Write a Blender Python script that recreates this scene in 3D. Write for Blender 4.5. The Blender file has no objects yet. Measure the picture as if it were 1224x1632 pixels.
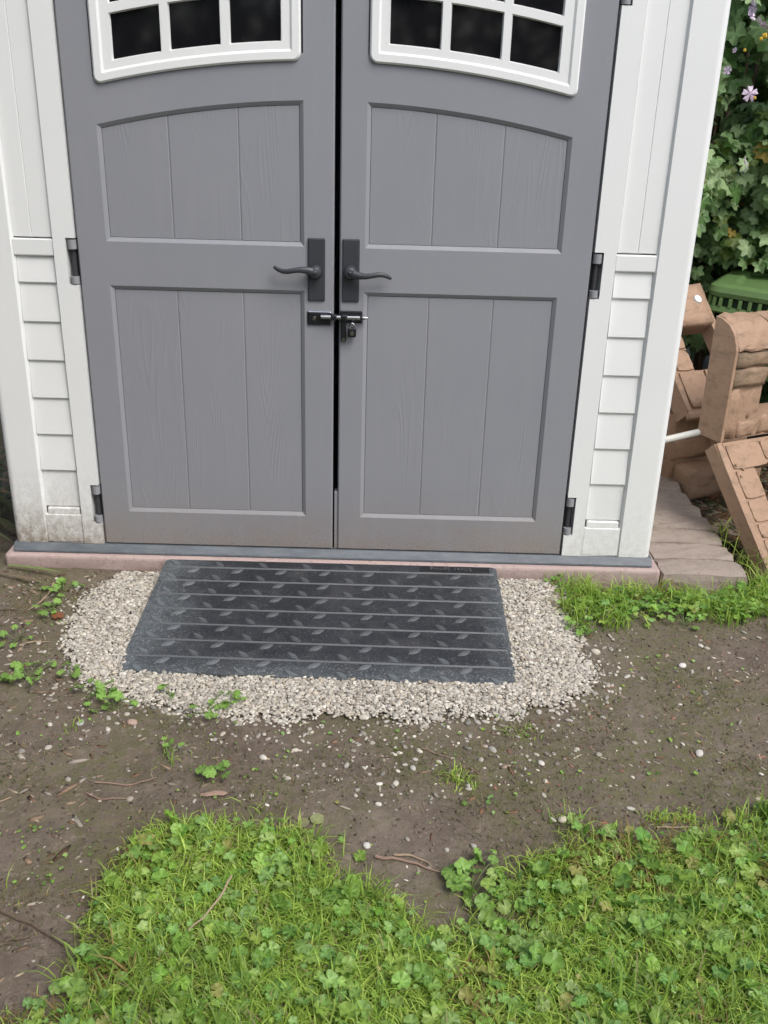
import bpy, bmesh, math, random
import numpy as np
from mathutils import Vector, Matrix

sc = bpy.context.scene
COL = sc.collection
rad = math.radians
rng = np.random.default_rng(11)
random.seed(5)

# ------------------------------------------------------------------ camera
cam_d = bpy.data.cameras.new('camera')
cam = bpy.data.objects.new('camera', cam_d)
COL.objects.link(cam)
cam_d.sensor_fit = 'VERTICAL'
cam_d.sensor_height = 24.0
cam_d.lens = 24.0 * 1520.0 / 1632.0
cam_d.clip_start = 0.05
cam_d.clip_end = 400
RT = Vector((0.99964109, 0.0043511, 0.02643402))
DN = Vector((0.02602977, -0.39110786, -0.91997668))
FW = Vector((0.00633564, 0.92033456, -0.39108075))
M = Matrix.Identity(4)
for i in range(3):
    M[i][0], M[i][1], M[i][2] = RT[i], -DN[i], -FW[i]
CAMPOS = Vector((0.14644816, -2.89155062, 1.46831018))
M.translation = CAMPOS
cam.matrix_world = M
sc.camera = cam

# ------------------------------------------------------------------ sky and sun (bright overcast)
SUN_EL, SUN_AZ = rad(52), rad(142)
world = bpy.data.worlds.new('World')
sc.world = world
world.use_nodes = True
wn, wl = world.node_tree.nodes, world.node_tree.links
bg = wn['Background']
sky = wn.new('ShaderNodeTexSky')
sky.sky_type = 'NISHITA'
sky.sun_disc = False
sky.sun_elevation = SUN_EL
sky.sun_rotation = SUN_AZ
sky.dust_density = 3.0
hs = wn.new('ShaderNodeHueSaturation')
hs.inputs['Saturation'].default_value = 0.78
wl.new(sky.outputs[0], hs.inputs['Color'])
wl.new(hs.outputs[0], bg.inputs['Color'])
bg.inputs['Strength'].default_value = 0.15
sun_d = bpy.data.lights.new('sun', 'SUN')
sun_d.energy = 1.3
sun_d.angle = rad(28)
sun_d.color = (1.0, 0.98, 0.96)
sun = bpy.data.objects.new('sun', sun_d)
COL.objects.link(sun)
sd = Vector((math.sin(SUN_AZ) * math.cos(SUN_EL), math.cos(SUN_AZ) * math.cos(SUN_EL), math.sin(SUN_EL)))
sun.rotation_euler = sd.to_track_quat('Z', 'Y').to_euler()
sun.location = (2, -4, 6)
sc.view_settings.view_transform = 'Standard'
sc.view_settings.look = 'None'
sc.view_settings.gamma = 1
sc.view_settings.use_curve_mapping = False
sc.view_settings.exposure = 0.58
sc.render.film_transparent = False
sc.render.filter_size = 2.1

# ------------------------------------------------------------------ helpers
def finish(o, parent=None, label=None, cat=None, group=None, kind=None):
    if parent is not None: o.parent = parent
    if label: o['label'] = label
    if cat: o['category'] = cat
    if group: o['group'] = group
    if kind: o['kind'] = kind
    return o

def empty(name, loc=(0, 0, 0), label=None, cat=None, group=None, kind=None):
    o = bpy.data.objects.new(name, None)
    o.empty_display_size = 0.05
    o.location = loc
    COL.objects.link(o)
    return finish(o, None, label, cat, group, kind)

def link_mesh(name, me, m, parent=None, **k):
    if m is not None and not me.materials: me.materials.append(m)
    o = bpy.data.objects.new(name, me)
    COL.objects.link(o)
    if parent is not None:
        o.parent = parent
        o.location = -parent.location if k.pop('world', True) else (0, 0, 0)
    else:
        k.pop('world', None)
    return finish(o, None, **k)

def obj(name, bm, m, parent=None, smooth=False, **k):
    me = bpy.data.meshes.new(name)
    bmesh.ops.recalc_face_normals(bm, faces=bm.faces)
    bm.to_mesh(me); bm.free()
    if smooth:
        for p in me.polygons: p.use_smooth = True
    return link_mesh(name, me, m, parent, **k)

def box(bm, x0, x1, y0, y1, z0, z1, bev=0.0, seg=1):
    r = bmesh.ops.create_cube(bm, size=1)
    vs = r['verts']
    for v in vs:
        v.co = Vector(((x0 + x1) / 2 + v.co.x * (x1 - x0), (y0 + y1) / 2 + v.co.y * (y1 - y0), (z0 + z1) / 2 + v.co.z * (z1 - z0)))
    if bev > 0:
        es = list({e for v in vs for e in v.link_edges})
        bmesh.ops.bevel(bm, geom=es, offset=bev, segments=seg, affect='EDGES', profile=0.5)

def quad(bm, pts):
    return bm.faces.new([bm.verts.new(p) for p in pts])

def tube(bm, pts, radii, n=10, flat=1.0, up=Vector((0, 0, 1)), cap=True):
    pts = [Vector(p) for p in pts]
    rings = []
    for i, p in enumerate(pts):
        t = (pts[min(i + 1, len(pts) - 1)] - pts[max(i - 1, 0)]).normalized()
        a = t.cross(up)
        if a.length < 1e-4: a = t.cross(Vector((1, 0, 0)))
        a.normalize(); b = a.cross(t).normalized()
        rr = radii[i] if hasattr(radii, '__len__') else radii
        rings.append([bm.verts.new(p + a * math.cos(2 * math.pi * k / n) * rr * flat + b * math.sin(2 * math.pi * k / n) * rr) for k in range(n)])
    for a, b in zip(rings[:-1], rings[1:]):
        for k in range(n):
            bm.faces.new((a[k], a[(k + 1) % n], b[(k + 1) % n], b[k]))
    if cap:
        bm.faces.new(rings[0]); bm.faces.new(rings[-1][::-1])

def prism(bm, outline, y0, y1, chamf=0.0):
    """outline (x,z) extruded from front y0 to back y1, front edge chamfered inward"""
    n = len(outline)
    cx = sum(p[0] for p in outline) / n; cz = sum(p[1] for p in outline) / n
    def ins(p, d):
        return (p[0] + (d if p[0] < cx else -d), p[1] + (d if p[1] < cz else -d))
    loops = []
    if chamf > 0:
        loops.append([bm.verts.new((ins(p, chamf)[0], y0, ins(p, chamf)[1])) for p in outline])
        loops.append([bm.verts.new((p[0], y0 + chamf, p[1])) for p in outline])
    else:
        loops.append([bm.verts.new((p[0], y0, p[1])) for p in outline])
    loops.append([bm.verts.new((p[0], y1, p[1])) for p in outline])
    bm.faces.new(loops[0])
    for a, b in zip(loops[:-1], loops[1:]):
        for i in range(n):
            j = (i + 1) % n
            bm.faces.new((a[i], a[j], b[j], b[i]))
    bm.faces.new(loops[-1][::-1])

def ring(bm, A, ya, B, yb):
    a = [bm.verts.new((p[0], ya, p[1])) for p in A]
    b = [bm.verts.new((p[0], yb, p[1])) for p in B]
    n = len(a)
    for i in range(n):
        j = (i + 1) % n
        bm.faces.new((a[i], a[j], b[j], b[i]))

# value noise -----------------------------------------------------------
_T = rng.random((256, 256))
def vnoise(x, y, s):
    x = np.asarray(x, float) / s + 57.3; y = np.asarray(y, float) / s + 91.7
    xi = np.floor(x).astype(int); yi = np.floor(y).astype(int)
    fx = x - xi; fy = y - yi
    fx = fx * fx * (3 - 2 * fx); fy = fy * fy * (3 - 2 * fy)
    g = lambda a, b: _T[a % 256, b % 256]
    return (g(xi, yi) * (1 - fx) + g(xi + 1, yi) * fx) * (1 - fy) + (g(xi, yi + 1) * (1 - fx) + g(xi + 1, yi + 1) * fx) * fy

def inpoly(x, y, P):
    x = np.asarray(x, float); y = np.asarray(y, float)
    r = np.zeros(x.shape, bool); n = len(P)
    for i in range(n):
        x1, y1 = P[i]; x2, y2 = P[(i + 1) % n]
        c = ((y1 > y) != (y2 > y)) & (x < (x2 - x1) * (y - y1) / ((y2 - y1) if y2 != y1 else 1e-9) + x1)
        r ^= c
    return r

def polydist(x, y, P):
    """signed distance, positive inside"""
    x = np.asarray(x, float); y = np.asarray(y, float)
    d = np.full(x.shape, 1e9); n = len(P)
    for i in range(n):
        ax, ay = P[i]; bx, by = P[(i + 1) % n]
        dx, dy = bx - ax, by - ay
        t = np.clip(((x - ax) * dx + (y - ay) * dy) / (dx * dx + dy * dy + 1e-12), 0, 1)
        d = np.minimum(d, np.hypot(x - ax - t * dx, y - ay - t * dy))
    return np.where(inpoly(x, y, P), d, -d)

GRAVEL = [(-.575, -.03), (-.70, -.055), (-.766, -.12), (-.80, -.25), (-.785, -.36), (-.76, -.50), (-.71, -.60), (-.63, -.70), (-.472, -.765), (-.282, -.81), (-.038, -.82), (.222, -.825), (.486, -.795), (.642, -.745), (.74, -.66), (.775, -.57), (.775, -.45), (.758, -.25), (.775, -.12), (.765, -.03)]
LAWN = [(-.66, -1.80), (-.52, -1.75), (-.36, -1.70), (-.34, -1.56), (-.34, -1.42), (-.28, -1.28), (-.148, -1.24), (.02, -1.29), (.14, -1.40), (.21, -1.46), (.30, -1.515), (.39, -1.48), (.45, -1.39), (.50, -1.32), (.627, -1.245), (.764, -1.275), (.926, -1.225), (1.072, -1.195), (1.7, -1.10), (1.7, -2.5), (-.75, -2.5)]
PATCH = [(.79, -.055), (.755, -.10), (.77, -.27), (.90, -.30), (1.06, -.26), (1.241, -.25), (1.75, -.20), (1.75, .02), (1.5, .05), (1.42, -.02), (1.39, -.055), (1.1, -.06)]
RX0, RX1, RY0, RY1, RZ0, RZ1 = -.553, .545, -.041, -.636, .0665, .0125

def ground_h(x, y):
    x = np.asarray(x, float); y = np.asarray(y, float)
    h = (vnoise(x, y, .9) - .5) * .03 + (vnoise(x, y, .23) - .5) * .012 + (vnoise(x, y, .07) - .5) * .009 + (vnoise(x, y, .027) - .5) * .006
    h = h - .006
    near = np.clip(1 - np.hypot(np.clip(np.abs(x) - 1.0, 0, 9), np.clip(np.abs(y + .35) - .35, 0, 9)) / .5, 0, 1)
    h = h * (1 - .6 * near)
    h = h + .026 * np.exp(-((y + .02) / .13) ** 2) * np.clip((.95 - x) / .25, 0, 1)
    far = np.clip((np.hypot(x, y + 1) - 4) / 8, 0, 1)
    h = h + far * (vnoise(x, y, 5.0) - .5) * .2
    return h

def gravel_h(x, y):
    d = polydist(x, y, GRAVEL)
    t = np.clip(d / .12, 0, 1)
    side = np.clip((np.asarray(y) + .63) / .55, 0, 1)
    return t * (.007 + .020 * side) + np.where(d > 0, .002, 0)

# ------------------------------------------------------------------ materials
def mat(name, color, rough=0.6, spec=0.5, metal=0.0):
    m = bpy.data.materials.new(name); m.use_nodes = True
    b = m.node_tree.nodes['Principled BSDF']
    b.inputs['Base Color'].default_value = (*color, 1)
    b.inputs['Roughness'].default_value = rough
    b.inputs['Specular IOR Level'].default_value = spec
    b.inputs['Metallic'].default_value = metal
    return m

class N:
    """small node builder"""
    def __init__(s, m):
        s.m = m; s.t = m.node_tree; s.b = s.t.nodes['Principled BSDF']
    def new(s, k, **kw):
        n = s.t.nodes.new(k)
        for a, v in kw.items(): setattr(n, a, v)
        return n
    def link(s, a, b): s.t.links.new(a, b)
    def coord(s, scale=(1, 1, 1), kind='Object', rnd=False):
        tc = s.new('ShaderNodeTexCoord'); mp = s.new('ShaderNodeMapping')
        s.link(tc.outputs[kind], mp.inputs[0]); mp.inputs['Scale'].default_value = scale
        if rnd:
            oi = s.new('ShaderNodeObjectInfo'); mu = s.new('ShaderNodeVectorMath', operation='SCALE')
            cx = s.new('ShaderNodeCombineXYZ')
            for i in range(3): s.link(oi.outputs['Random'], cx.inputs[i])
            s.link(cx.outputs[0], mu.inputs[0]); mu.inputs['Scale'].default_value = 37.0
            s.link(mu.outputs[0], mp.inputs['Location'])
        return mp.outputs[0]
    def noise(s, vec, scale, detail=4, rough=.55, dist=0):
        n = s.new('ShaderNodeTexNoise'); s.link(vec, n.inputs['Vector'])
        n.inputs['Scale'].default_value = scale; n.inputs['Detail'].default_value = detail
        n.inputs['Roughness'].default_value = rough; n.inputs['Distortion'].default_value = dist
        return n.outputs['Fac']
    def ramp(s, fac, stops):
        r = s.new('ShaderNodeValToRGB'); s.link(fac, r.inputs[0])
        e = r.color_ramp.elements
        while len(e) < len(stops): e.new(.5)
        for i, (p, c) in enumerate(stops):
            e[i].position = p
            e[i].color = (*c, 1) if hasattr(c, '__len__') else (c, c, c, 1)
        return r.outputs[0]
    def mix(s, fac, a, b, mode='MIX'):
        x = s.new('ShaderNodeMix', data_type='RGBA', blend_type=mode)
        for sock, v in ((x.inputs[0], fac), (x.inputs[6], a), (x.inputs[7], b)):
            if hasattr(v, 'node'): s.link(v, sock)
            elif hasattr(v, '__len__'): sock.default_value = (*v, 1)
            else: sock.default_value = v
        return x.outputs[2]
    def math(s, op, a, b=0.0, clamp=False):
        x = s.new('ShaderNodeMath', operation=op, use_clamp=clamp)
        for sock, v in ((x.inputs[0], a), (x.inputs[1], b)):
            if hasattr(v, 'node'): s.link(v, sock)
            else: sock.default_value = v
        return x.outputs[0]
    def color(s, c): s.link(c, s.b.inputs['Base Color'])
    def bump(s, h, strength=.3, dist=.01):
        x = s.new('ShaderNodeBump'); s.link(h, x.inputs['Height'])
        x.inputs['Strength'].default_value = strength; x.inputs['Distance'].default_value = dist
        s.link(x.outputs[0], s.b.inputs['Normal'])
    def roughness(s, r): s.link(r, s.b.inputs['Roughness'])
    def xyz(s, vec):
        x = s.new('ShaderNodeSeparateXYZ'); s.link(vec, x.inputs[0]); return x.outputs

# white resin with splashed soil towards the lower left corner
def make_white():
    m = mat('white_resin', (.74, .755, .74), .42, .4); n = N(m)
    v = n.coord()
    g = n.noise(v, 3.0, 3); base = n.mix(g, (.72, .737, .725), (.79, .80, .785))
    p = n.xyz(v)
    low = n.math('SUBTRACT', 1.0, n.math('DIVIDE', n.math('SUBTRACT', p[2], .08), .42), True)
    left = n.math('SUBTRACT', .70, n.math('MULTIPLY', n.math('ADD', p[0], 1.06), .36), True)
    left = n.math('MAXIMUM', left, .26)
    k = n.math('MULTIPLY', n.math('POWER', low, 1.8), left)
    sp = n.noise(n.coord((1, 1, .7)), 30, 7, .75)
    sp = n.noise(n.coord((1, 1, .7)), 48, 7, .8)
    d = n.math('MULTIPLY', n.ramp(n.math('ADD', sp, n.math('MULTIPLY', k, .42)), [(.50, 0.0), (.80, 1.0)]), n.math('MULTIPLY', k, 1.5), True)
    col = n.mix(d, base, (.25, .20, .145))
    sp2 = n.noise(v, 110, 4, .8)
    d2 = n.math('MULTIPLY', n.ramp(n.math('ADD', sp2, n.math('MULTIPLY', k, .12)), [(.62, 0.0), (.72, 1.0)]), n.math('MULTIPLY', k, 1.4), True)
    col = n.mix(d2, col, (.17, .13, .09))
    n.color(col)
    n.bump(n.noise(n.coord((5, 5, 1)), 30, 3), .06, .004)
    n.roughness(n.ramp(sp, [(.2, .36), (.8, .55)]))
    return m
M_white = make_white()

def make_grey(grain):
    m = mat('grey_resin_grain' if grain else 'grey_resin', (.20, .203, .217), .5, .35); n = N(m)
    v = n.coord()
    p = n.xyz(v)
    c = n.mix(n.noise(v, 2.5, 4), (.238, .247, .272), (.272, .278, .298))
    low = n.math('SUBTRACT', 1.0, n.math('DIVIDE', n.math('SUBTRACT', p[2], .09), .26), True)
    dn = n.noise(n.coord((1, 1, 1.4)), 7, 6, .7)
    k = n.math('MULTIPLY', n.math('POWER', low, 1.4), n.ramp(dn, [(.3, .25), (.75, .95)]))
    c = n.mix(k, c, (.255, .205, .16))
    mud = n.noise(v, 130, 5, .8)
    k2 = n.math('MULTIPLY', n.ramp(n.math('ADD', mud, n.math('MULTIPLY', low, .10)), [(.62, 0.0), (.70, .8)]), low)
    c = n.mix(k2, c, (.17, .13, .10))
    stk = n.noise(n.coord((1, 1, .12)), 24, 4, .6)
    c = n.mix(n.ramp(stk, [(.52, 0.0), (.75, .22)]), c, (.30, .30, .315))
    scuff = n.noise(n.coord((1, 1, 1)), 160, 2, .5)
    c = n.mix(n.ramp(scuff, [(.735, 0.0), (.76, .35)]), c, (.42, .42, .43))
    n.color(c)
    if grain:
        base = n.noise(n.coord((9, 9, .9), rnd=True), 1.0, 1.5, .45)
        lines = n.math('SINE', n.math('MULTIPLY', base, 150.0))
        lines = n.math('POWER', n.math('MULTIPLY', n.math('ADD', lines, 1.0), .5), 3.0)
        mask = n.ramp(n.noise(n.coord((7, 7, 1.8), rnd=True), 1.7, 2), [(.50, .05), (.68, 1.0)])
        fine = n.noise(n.coord((90, 90, 5), rnd=True), 3, 3)
        h = n.math('ADD', n.math('MULTIPLY', lines, mask), n.math('MULTIPLY', fine, .30))
        n.bump(h, .35, .0014)
    else:
        a = n.noise(n.coord((70, 70, 3)), 3, 4)
        b2 = n.noise(n.coord((3, 3, 60)), 3, 4)
        n.bump(n.math('ADD', a, n.math('MULTIPLY', b2, .6)), .16, .0015)
    n.roughness(n.ramp(n.noise(v, 14, 4), [(.3, .44), (.7, .60)]))
    return m
M_grey = make_grey(False); M_grain = make_grey(True)

def make_channel():
    m = mat('grey_floor_edge', (.10, .12, .14), .55); n = N(m)
    v = n.coord((1, 3, 3))
    c = n.mix(n.ramp(n.noise(v, 9, 6, .7), [(.35, 0.0), (.7, 1.0)]), (.085, .10, .115), (.15, .17, .185))
    c = n.mix(n.ramp(n.noise(v, 40, 5, .75), [(.6, 0.0), (.72, .6)]), c, (.32, .30, .27))
    n.color(c); n.bump(n.noise(v, 60, 4), .2, .002)
    return m
M_chan = make_channel()

M_black = mat('black_hardware', (.012, .013, .016), .32)
M_iron = mat('charcoal_lever_plastic', (.035, .038, .045), .42, .5)
n_ = N(M_iron); n_.color(n_.mix(n_.noise(n_.coord(), 60, 5, .7), (.028, .031, .038), (.052, .056, .064)))
M_chrome = mat('chrome', (.62, .62, .64), .18, .5, 1.0)
M_brass = mat('worn_grey_metal', (.30, .29, .27), .35, .5, 1.0)
M_hinge = mat('hinge_grey', (.27, .275, .29), .4)
M_hingedark = mat('hinge_dark', (.045, .045, .05), .45)
M_glass = mat('dark_window_glass', (.007, .007, .009), .06, .5)
M_inside = mat('shed_inside', (.03, .03, .032), .8)
M_roof = mat('roof_resin', (.12, .12, .13), .7)

def make_slab():
    m = mat('pink_concrete', (.42, .29, .26), .85, .25); n = N(m); v = n.coord()
    c = n.mix(n.noise(v, 6, 6, .7), (.38, .28, .255), (.50, .40, .37))
    p = n.xyz(v)
    lw = n.ramp(p[2], [(0.0, 1.0), (.055, .0)])
    c = n.mix(n.math('MULTIPLY', lw, n.ramp(n.noise(v, 11, 6, .75), [(.38, .1), (.62, 1.0)])), c, (.19, .14, .11))
    c = n.mix(n.ramp(n.noise(v, 70, 4, .7), [(.56, 0.0), (.68, .55)]), c, (.20, .15, .13))
    c = n.mix(n.ramp(n.noise(v, 22, 5, .7), [(.55, 0.0), (.75, .5)]), c, (.24, .19, .165))
    n.color(c)
    n.bump(n.math('ADD', n.noise(v, 35, 6, .7), n.math('MULTIPLY', n.noise(v, 190, 3), .4)), .45, .006)
    return m
M_slab = make_slab()

def make_paver():
    m = mat('weathered_paver', (.3, .24, .21), .88, .2); n = N(m); v = n.coord(rnd=True)
    c = n.mix(n.noise(v, 9, 6, .7), (.26, .215, .18), (.39, .325, .275))
    c = n.mix(n.ramp(n.noise(v, 28, 6, .75), [(.52, 0.0), (.7, .7)]), c, (.17, .135, .115))
    c = n.mix(n.ramp(n.noise(v, 120, 3), [(.66, 0.0), (.72, .5)]), c, (.5, .46, .42))
    n.color(c)
    n.bump(n.math('ADD', n.noise(v, 30, 6, .7), n.math('MULTIPLY', n.noise(v, 150, 4), .5)), .6, .008)
    return m
M_paver = make_paver()

def make_rubber():
    m = mat('black_rubber', (.022, .025, .03), .62, .4); n = N(m); v = n.coord()
    p = n.xyz(v)
    c = n.mix(n.noise(v, 5, 5, .7), (.011, .0125, .016), (.024, .027, .033))
    # grey-white dust rubbed along both ends and the low front edge
    fr = n.ramp(p[1], [(0.0, 0.0), (1.0, 0.0)])
    ed = n.math('MAXIMUM', n.math('DIVIDE', n.math('SUBTRACT', n.math('MULTIPLY', p[0], -1.0), .36), .20, True),
                n.math('DIVIDE', n.math('SUBTRACT', p[0], .44), .16, True))
    ed = n.math('MAXIMUM', ed, n.math('DIVIDE', n.math('SUBTRACT', n.math('MULTIPLY', p[1], -1.0), .53), .16, True))
    dn = n.noise(n.coord((1, 1.4, 1)), 6, 7, .75)
    k = n.math('MULTIPLY', n.ramp(n.math('ADD', dn, n.math('MULTIPLY', ed, .34)), [(.44, 0.08), (.74, 1.0)]), n.math('ADD', n.math('MULTIPLY', ed, .85), .22), True)
    grit = n.ramp(n.noise(n.coord((1, 1.6, 1)), 46, 7, .8), [(.36, .35), (.62, 1.0)])
    c = n.mix(n.math('MULTIPLY', n.math('MULTIPLY', k, grit), .80), c, (.135, .158, .168))
    blot = n.ramp(n.noise(v, 13, 4, .6), [(.50, 0.0), (.70, .60)])
    c = n.mix(blot, c, (.055, .055, .058))
    sp = n.noise(v, 170, 4, .8)
    c = n.mix(n.math('MULTIPLY', n.ramp(sp, [(.56, 0.0), (.63, 1.0)]), n.math('ADD', n.math('MULTIPLY', ed, .75), .22)), c, (.36, .35, .33))
    n.color(c)
    n.roughness(n.ramp(dn, [(.3, .42), (.7, .75)]))
    n.bump(n.math('ADD', n.noise(v, 260, 3), n.math('MULTIPLY', n.noise(v, 20, 3), .8)), .22, .002)
    return m
M_rubber = make_rubber()
M_lug = mat('worn_rubber_tread', (.045, .05, .055), .5, .5)
n_ = N(M_lug); n_.color(n_.mix(n_.noise(n_.coord(), 30, 5, .75), (.04, .045, .05), (.135, .14, .145)))
n_.bump(n_.noise(n_.coord(), 200, 3), .2, .002)
g_ = n_.new('ShaderNodeNewGeometry'); px_ = n_.xyz(g_.outputs['Position'])
dk_ = n_.math('DIVIDE', n_.math('SUBTRACT', n_.math('MULTIPLY', px_[1], -1.0), .50), .16, True)
dl_ = n_.math('DIVIDE', n_.math('SUBTRACT', n_.math('MULTIPLY', px_[0], -1.0), .34), .18, True)
n_.color(n_.mix(n_.math('MULTIPLY', n_.math('MAXIMUM', dk_, dl_), .75), n_.mix(n_.noise(n_.coord(), 30, 5, .75), (.04, .045, .05), (.135, .14, .145)), (.15, .17, .18)))
M_ridge = mat('worn_rubber_ridge', (.07, .075, .08), .5, .5)
n_ = N(M_ridge); n_.color(n_.mix(n_.noise(n_.coord(), 22, 5, .75), (.05, .055, .06), (.125, .13, .135)))
M_letter = mat('moulded_letter_rubber', (.09, .095, .10), .6)
M_plate = mat('smooth_black_rubber', (.014, .014, .016), .5)

def make_dirt():
    m = mat('damp_soil', (.08, .062, .05), .9, .2); n = N(m); v = n.coord()
    c = n.mix(n.ramp(n.noise(v, 1.6, 5, .6), [(.3, 0.0), (.7, 1.0)]), (.152, .118, .088), (.225, .186, .148))
    c = n.mix(n.ramp(n.noise(v, 14, 6, .7), [(.35, 0.0), (.75, .8)]), c, (.095, .070, .055))
    moss = n.math('MULTIPLY', n.ramp(n.noise(v, 2.6, 3, .55), [(.38, 0.0), (.58, 1.0)]), n.ramp(n.noise(v, 40, 4, .7), [(.38, 0.0), (.60, .85)]))
    c = n.mix(moss, c, (.125, .125, .055))
    c = n.mix(n.ramp(n.noise(v, 55, 3, .6), [(.60, 0.0), (.70, .55)]), c, (.25, .205, .17))
    c = n.mix(n.ramp(n.noise(v, 120, 4, .7), [(.64, 0.0), (.72, .8)]), c, (.26, .22, .18))
    c = n.mix(n.ramp(n.noise(v, 75, 4, .7), [(.30, .85), (.40, .0)]), c, (.055, .041, .032))
    n.color(c)
    n.bump(n.math('ADD', n.math('ADD', n.noise(v, 22, 6, .65), n.math('MULTIPLY', n.noise(v, 90, 5, .7), .5)), n.math('MULTIPLY', n.noise(v, 330, 3), .2)), .75, .012)
    n.roughness(n.ramp(n.noise(v, 5, 3), [(.3, .78), (.7, .95)]))
    return m
M_dirt = make_dirt()

def attr_mat(name, rough=.7, spec=.3, trans=0.0, var=.25, vscale=60, bump=0):
    m = mat(name, (.3, .3, .3), rough, spec); n = N(m)
    a = n.new('ShaderNodeAttribute', attribute_name='Col')
    v = n.coord()
    c = n.mix(n.ramp(n.noise(v, vscale, 3), [(.3, 1 - var), (.7, 1.0)]), (0, 0, 0), a.outputs['Color'])
    c2 = n.new('ShaderNodeMix', data_type='RGBA', blend_type='MULTIPLY')
    c2.inputs[0].default_value = 1
    n.link(a.outputs['Color'], c2.inputs[6])
    n.link(n.ramp(n.noise(v, vscale, 3), [(.3, 1 - var), (.7, 1.0)]), c2.inputs[7])
    n.color(c2.outputs[2])
    if bump: n.bump(n.noise(v, vscale * 2, 3), bump, .004)
    if trans > 0:
        tr = n.new('ShaderNodeBsdfTranslucent'); mx = n.new('ShaderNodeMixShader')
        n.link(c2.outputs[2], tr.inputs[0]); mx.inputs[0].default_value = trans
        out = n.t.nodes['Material Output']
        n.link(n.b.outputs[0], mx.inputs[1]); n.link(tr.outputs[0], mx.inputs[2]); n.link(mx.outputs[0], out.inputs[0])
    return m
M_pebble = attr_mat('pebble', .75, .3, 0, .22, 90, .2)
M_leaf = attr_mat('soft_leaf', .45, .45, .40, .25, 90)
M_blade = attr_mat('grass_blade', .5, .35, .45, .15, 60)
M_litter = attr_mat('dry_litter', .85, .2, 0, .35, 90, .3)

def make_stone(name='moulded_sandstone_plastic', k=1.0):
    m = mat(name, (.43, .28, .21), .62, .3); n = N(m); v = n.coord(rnd=True)
    oi = n.new('ShaderNodeObjectInfo')
    c = n.mix(n.noise(v, 4, 5, .65), (.31 * k, .195 * k, .122 * k), (.43 * k, .29 * k, .205 * k))
    c = n.mix(n.math('MULTIPLY', oi.outputs['Random'], .35), c, (.36 * k, .24 * k, .165 * k))
    gr = n.noise(n.coord((1.5, 1.5, 4), rnd=True), 9, 6, .75)
    c = n.mix(n.ramp(gr, [(.50, 0.0), (.72, .70)]), c, (.15, .115, .07))
    c = n.mix(n.ramp(n.noise(v, 45, 5, .75), [(.56, 0.0), (.68, .4)]), c, (.13, .10, .065))
    n.color(c)
    n.bump(n.math('ADD', n.noise(v, 14, 5, .6), n.math('MULTIPLY', n.noise(v, 70, 4), .3)), .55, .012)
    return m
M_stone = make_stone()
def make_stone_dark():
    m = mat('grimy_sandstone_plastic', (.2, .15, .1), .7, .25); n = N(m); v = n.coord(rnd=True)
    c = n.mix(n.ramp(n.noise(n.coord((1, 1, 3), rnd=True), 8, 7, .75), [(.35, 0.0), (.65, 1.0)]), (.155, .12, .08), (.37, .255, .17))
    n.color(c); n.bump(n.noise(v, 25, 6, .7), .6, .01)
    return m
M_grime = make_stone_dark()
M_green = mat('green_plastic', (.085, .20, .045), .42, .45)
n_ = N(M_green); n_.color(n_.mix(n_.noise(n_.coord(), 6, 4), (.085, .16, .048), (.14, .23, .085)))
M_slotshade = mat('shaded_slot_green', (.02, .055, .02), .6)  # darker copy of the tub green, paints the shade inside the rim slots
M_pipe = mat('white_pipe', (.62, .62, .57), .4)
M_plug = mat('pale_plug', (.62, .66, .68), .4)
M_bark = mat('bark', (.11, .085, .06), .9, .2)
n_ = N(M_bark); n_.color(n_.mix(n_.noise(n_.coord((6, 6, 1)), 20, 5, .7), (.08, .055, .04), (.20, .155, .115)))
n_.bump(n_.noise(n_.coord((6, 6, 1)), 60, 4), .5, .004)

# ------------------------------------------------------------------ mass meshes
def set_mesh(name, V, faces_tri=None, faces_quad=None, colors=None, smooth=True):
    me = bpy.data.meshes.new(name)
    parts = []
    if faces_tri is not None and len(faces_tri): parts.append((np.asarray(faces_tri), 3))
    if faces_quad is not None and len(faces_quad): parts.append((np.asarray(faces_quad), 4))
    nv = len(V)
    loops = np.concatenate([p.reshape(-1) for p, _ in parts]).astype(np.int32)
    tot = np.concatenate([np.full(len(p), k) for p, k in parts]).astype(np.int32)
    start = np.concatenate([[0], np.cumsum(tot)[:-1]]).astype(np.int32)
    me.vertices.add(nv); me.vertices.foreach_set('co', np.asarray(V, np.float32).reshape(-1))
    me.loops.add(len(loops)); me.loops.foreach_set('vertex_index', loops)
    me.polygons.add(len(tot)); me.polygons.foreach_set('loop_start', start)
    if smooth: me.polygons.foreach_set('use_smooth', np.ones(len(tot), bool))
    if colors is not None:
        a = me.color_attributes.new('Col', 'FLOAT_COLOR', 'POINT')
        c = np.ones((nv, 4), np.float32); c[:, :3] = colors
        a.data.foreach_set('color', c.reshape(-1))
    me.update(calc_edges=True); me.validate()
    return me

def rotz(a):
    c, s = np.cos(a), np.sin(a); z = np.zeros_like(a); o = np.ones_like(a)
    return np.stack([np.stack([c, -s, z], -1), np.stack([s, c, z], -1), np.stack([z, z, o], -1)], -2)
def rotx(a):
    c, s = np.cos(a), np.sin(a); z = np.zeros_like(a); o = np.ones_like(a)
    return np.stack([np.stack([o, z, z], -1), np.stack([z, c, -s], -1), np.stack([z, s, c], -1)], -2)

def stamp(T, F, mats, pos, cols, tcol=None):
    """copies of template verts T with tri faces F; returns V, F, C"""
    n = len(pos); k = len(T)
    V = np.einsum('nij,kj->nki', mats, T) + pos[:, None, :]
    Fa = (F[None] + (np.arange(n) * k)[:, None, None]).reshape(-1, F.shape[1])
    C = np.repeat(cols[:, None, :], k, 1)
    if tcol is not None: C = C * tcol[None, :, None]
    return V.reshape(-1, 3), Fa, C.reshape(-1, 3)

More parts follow.
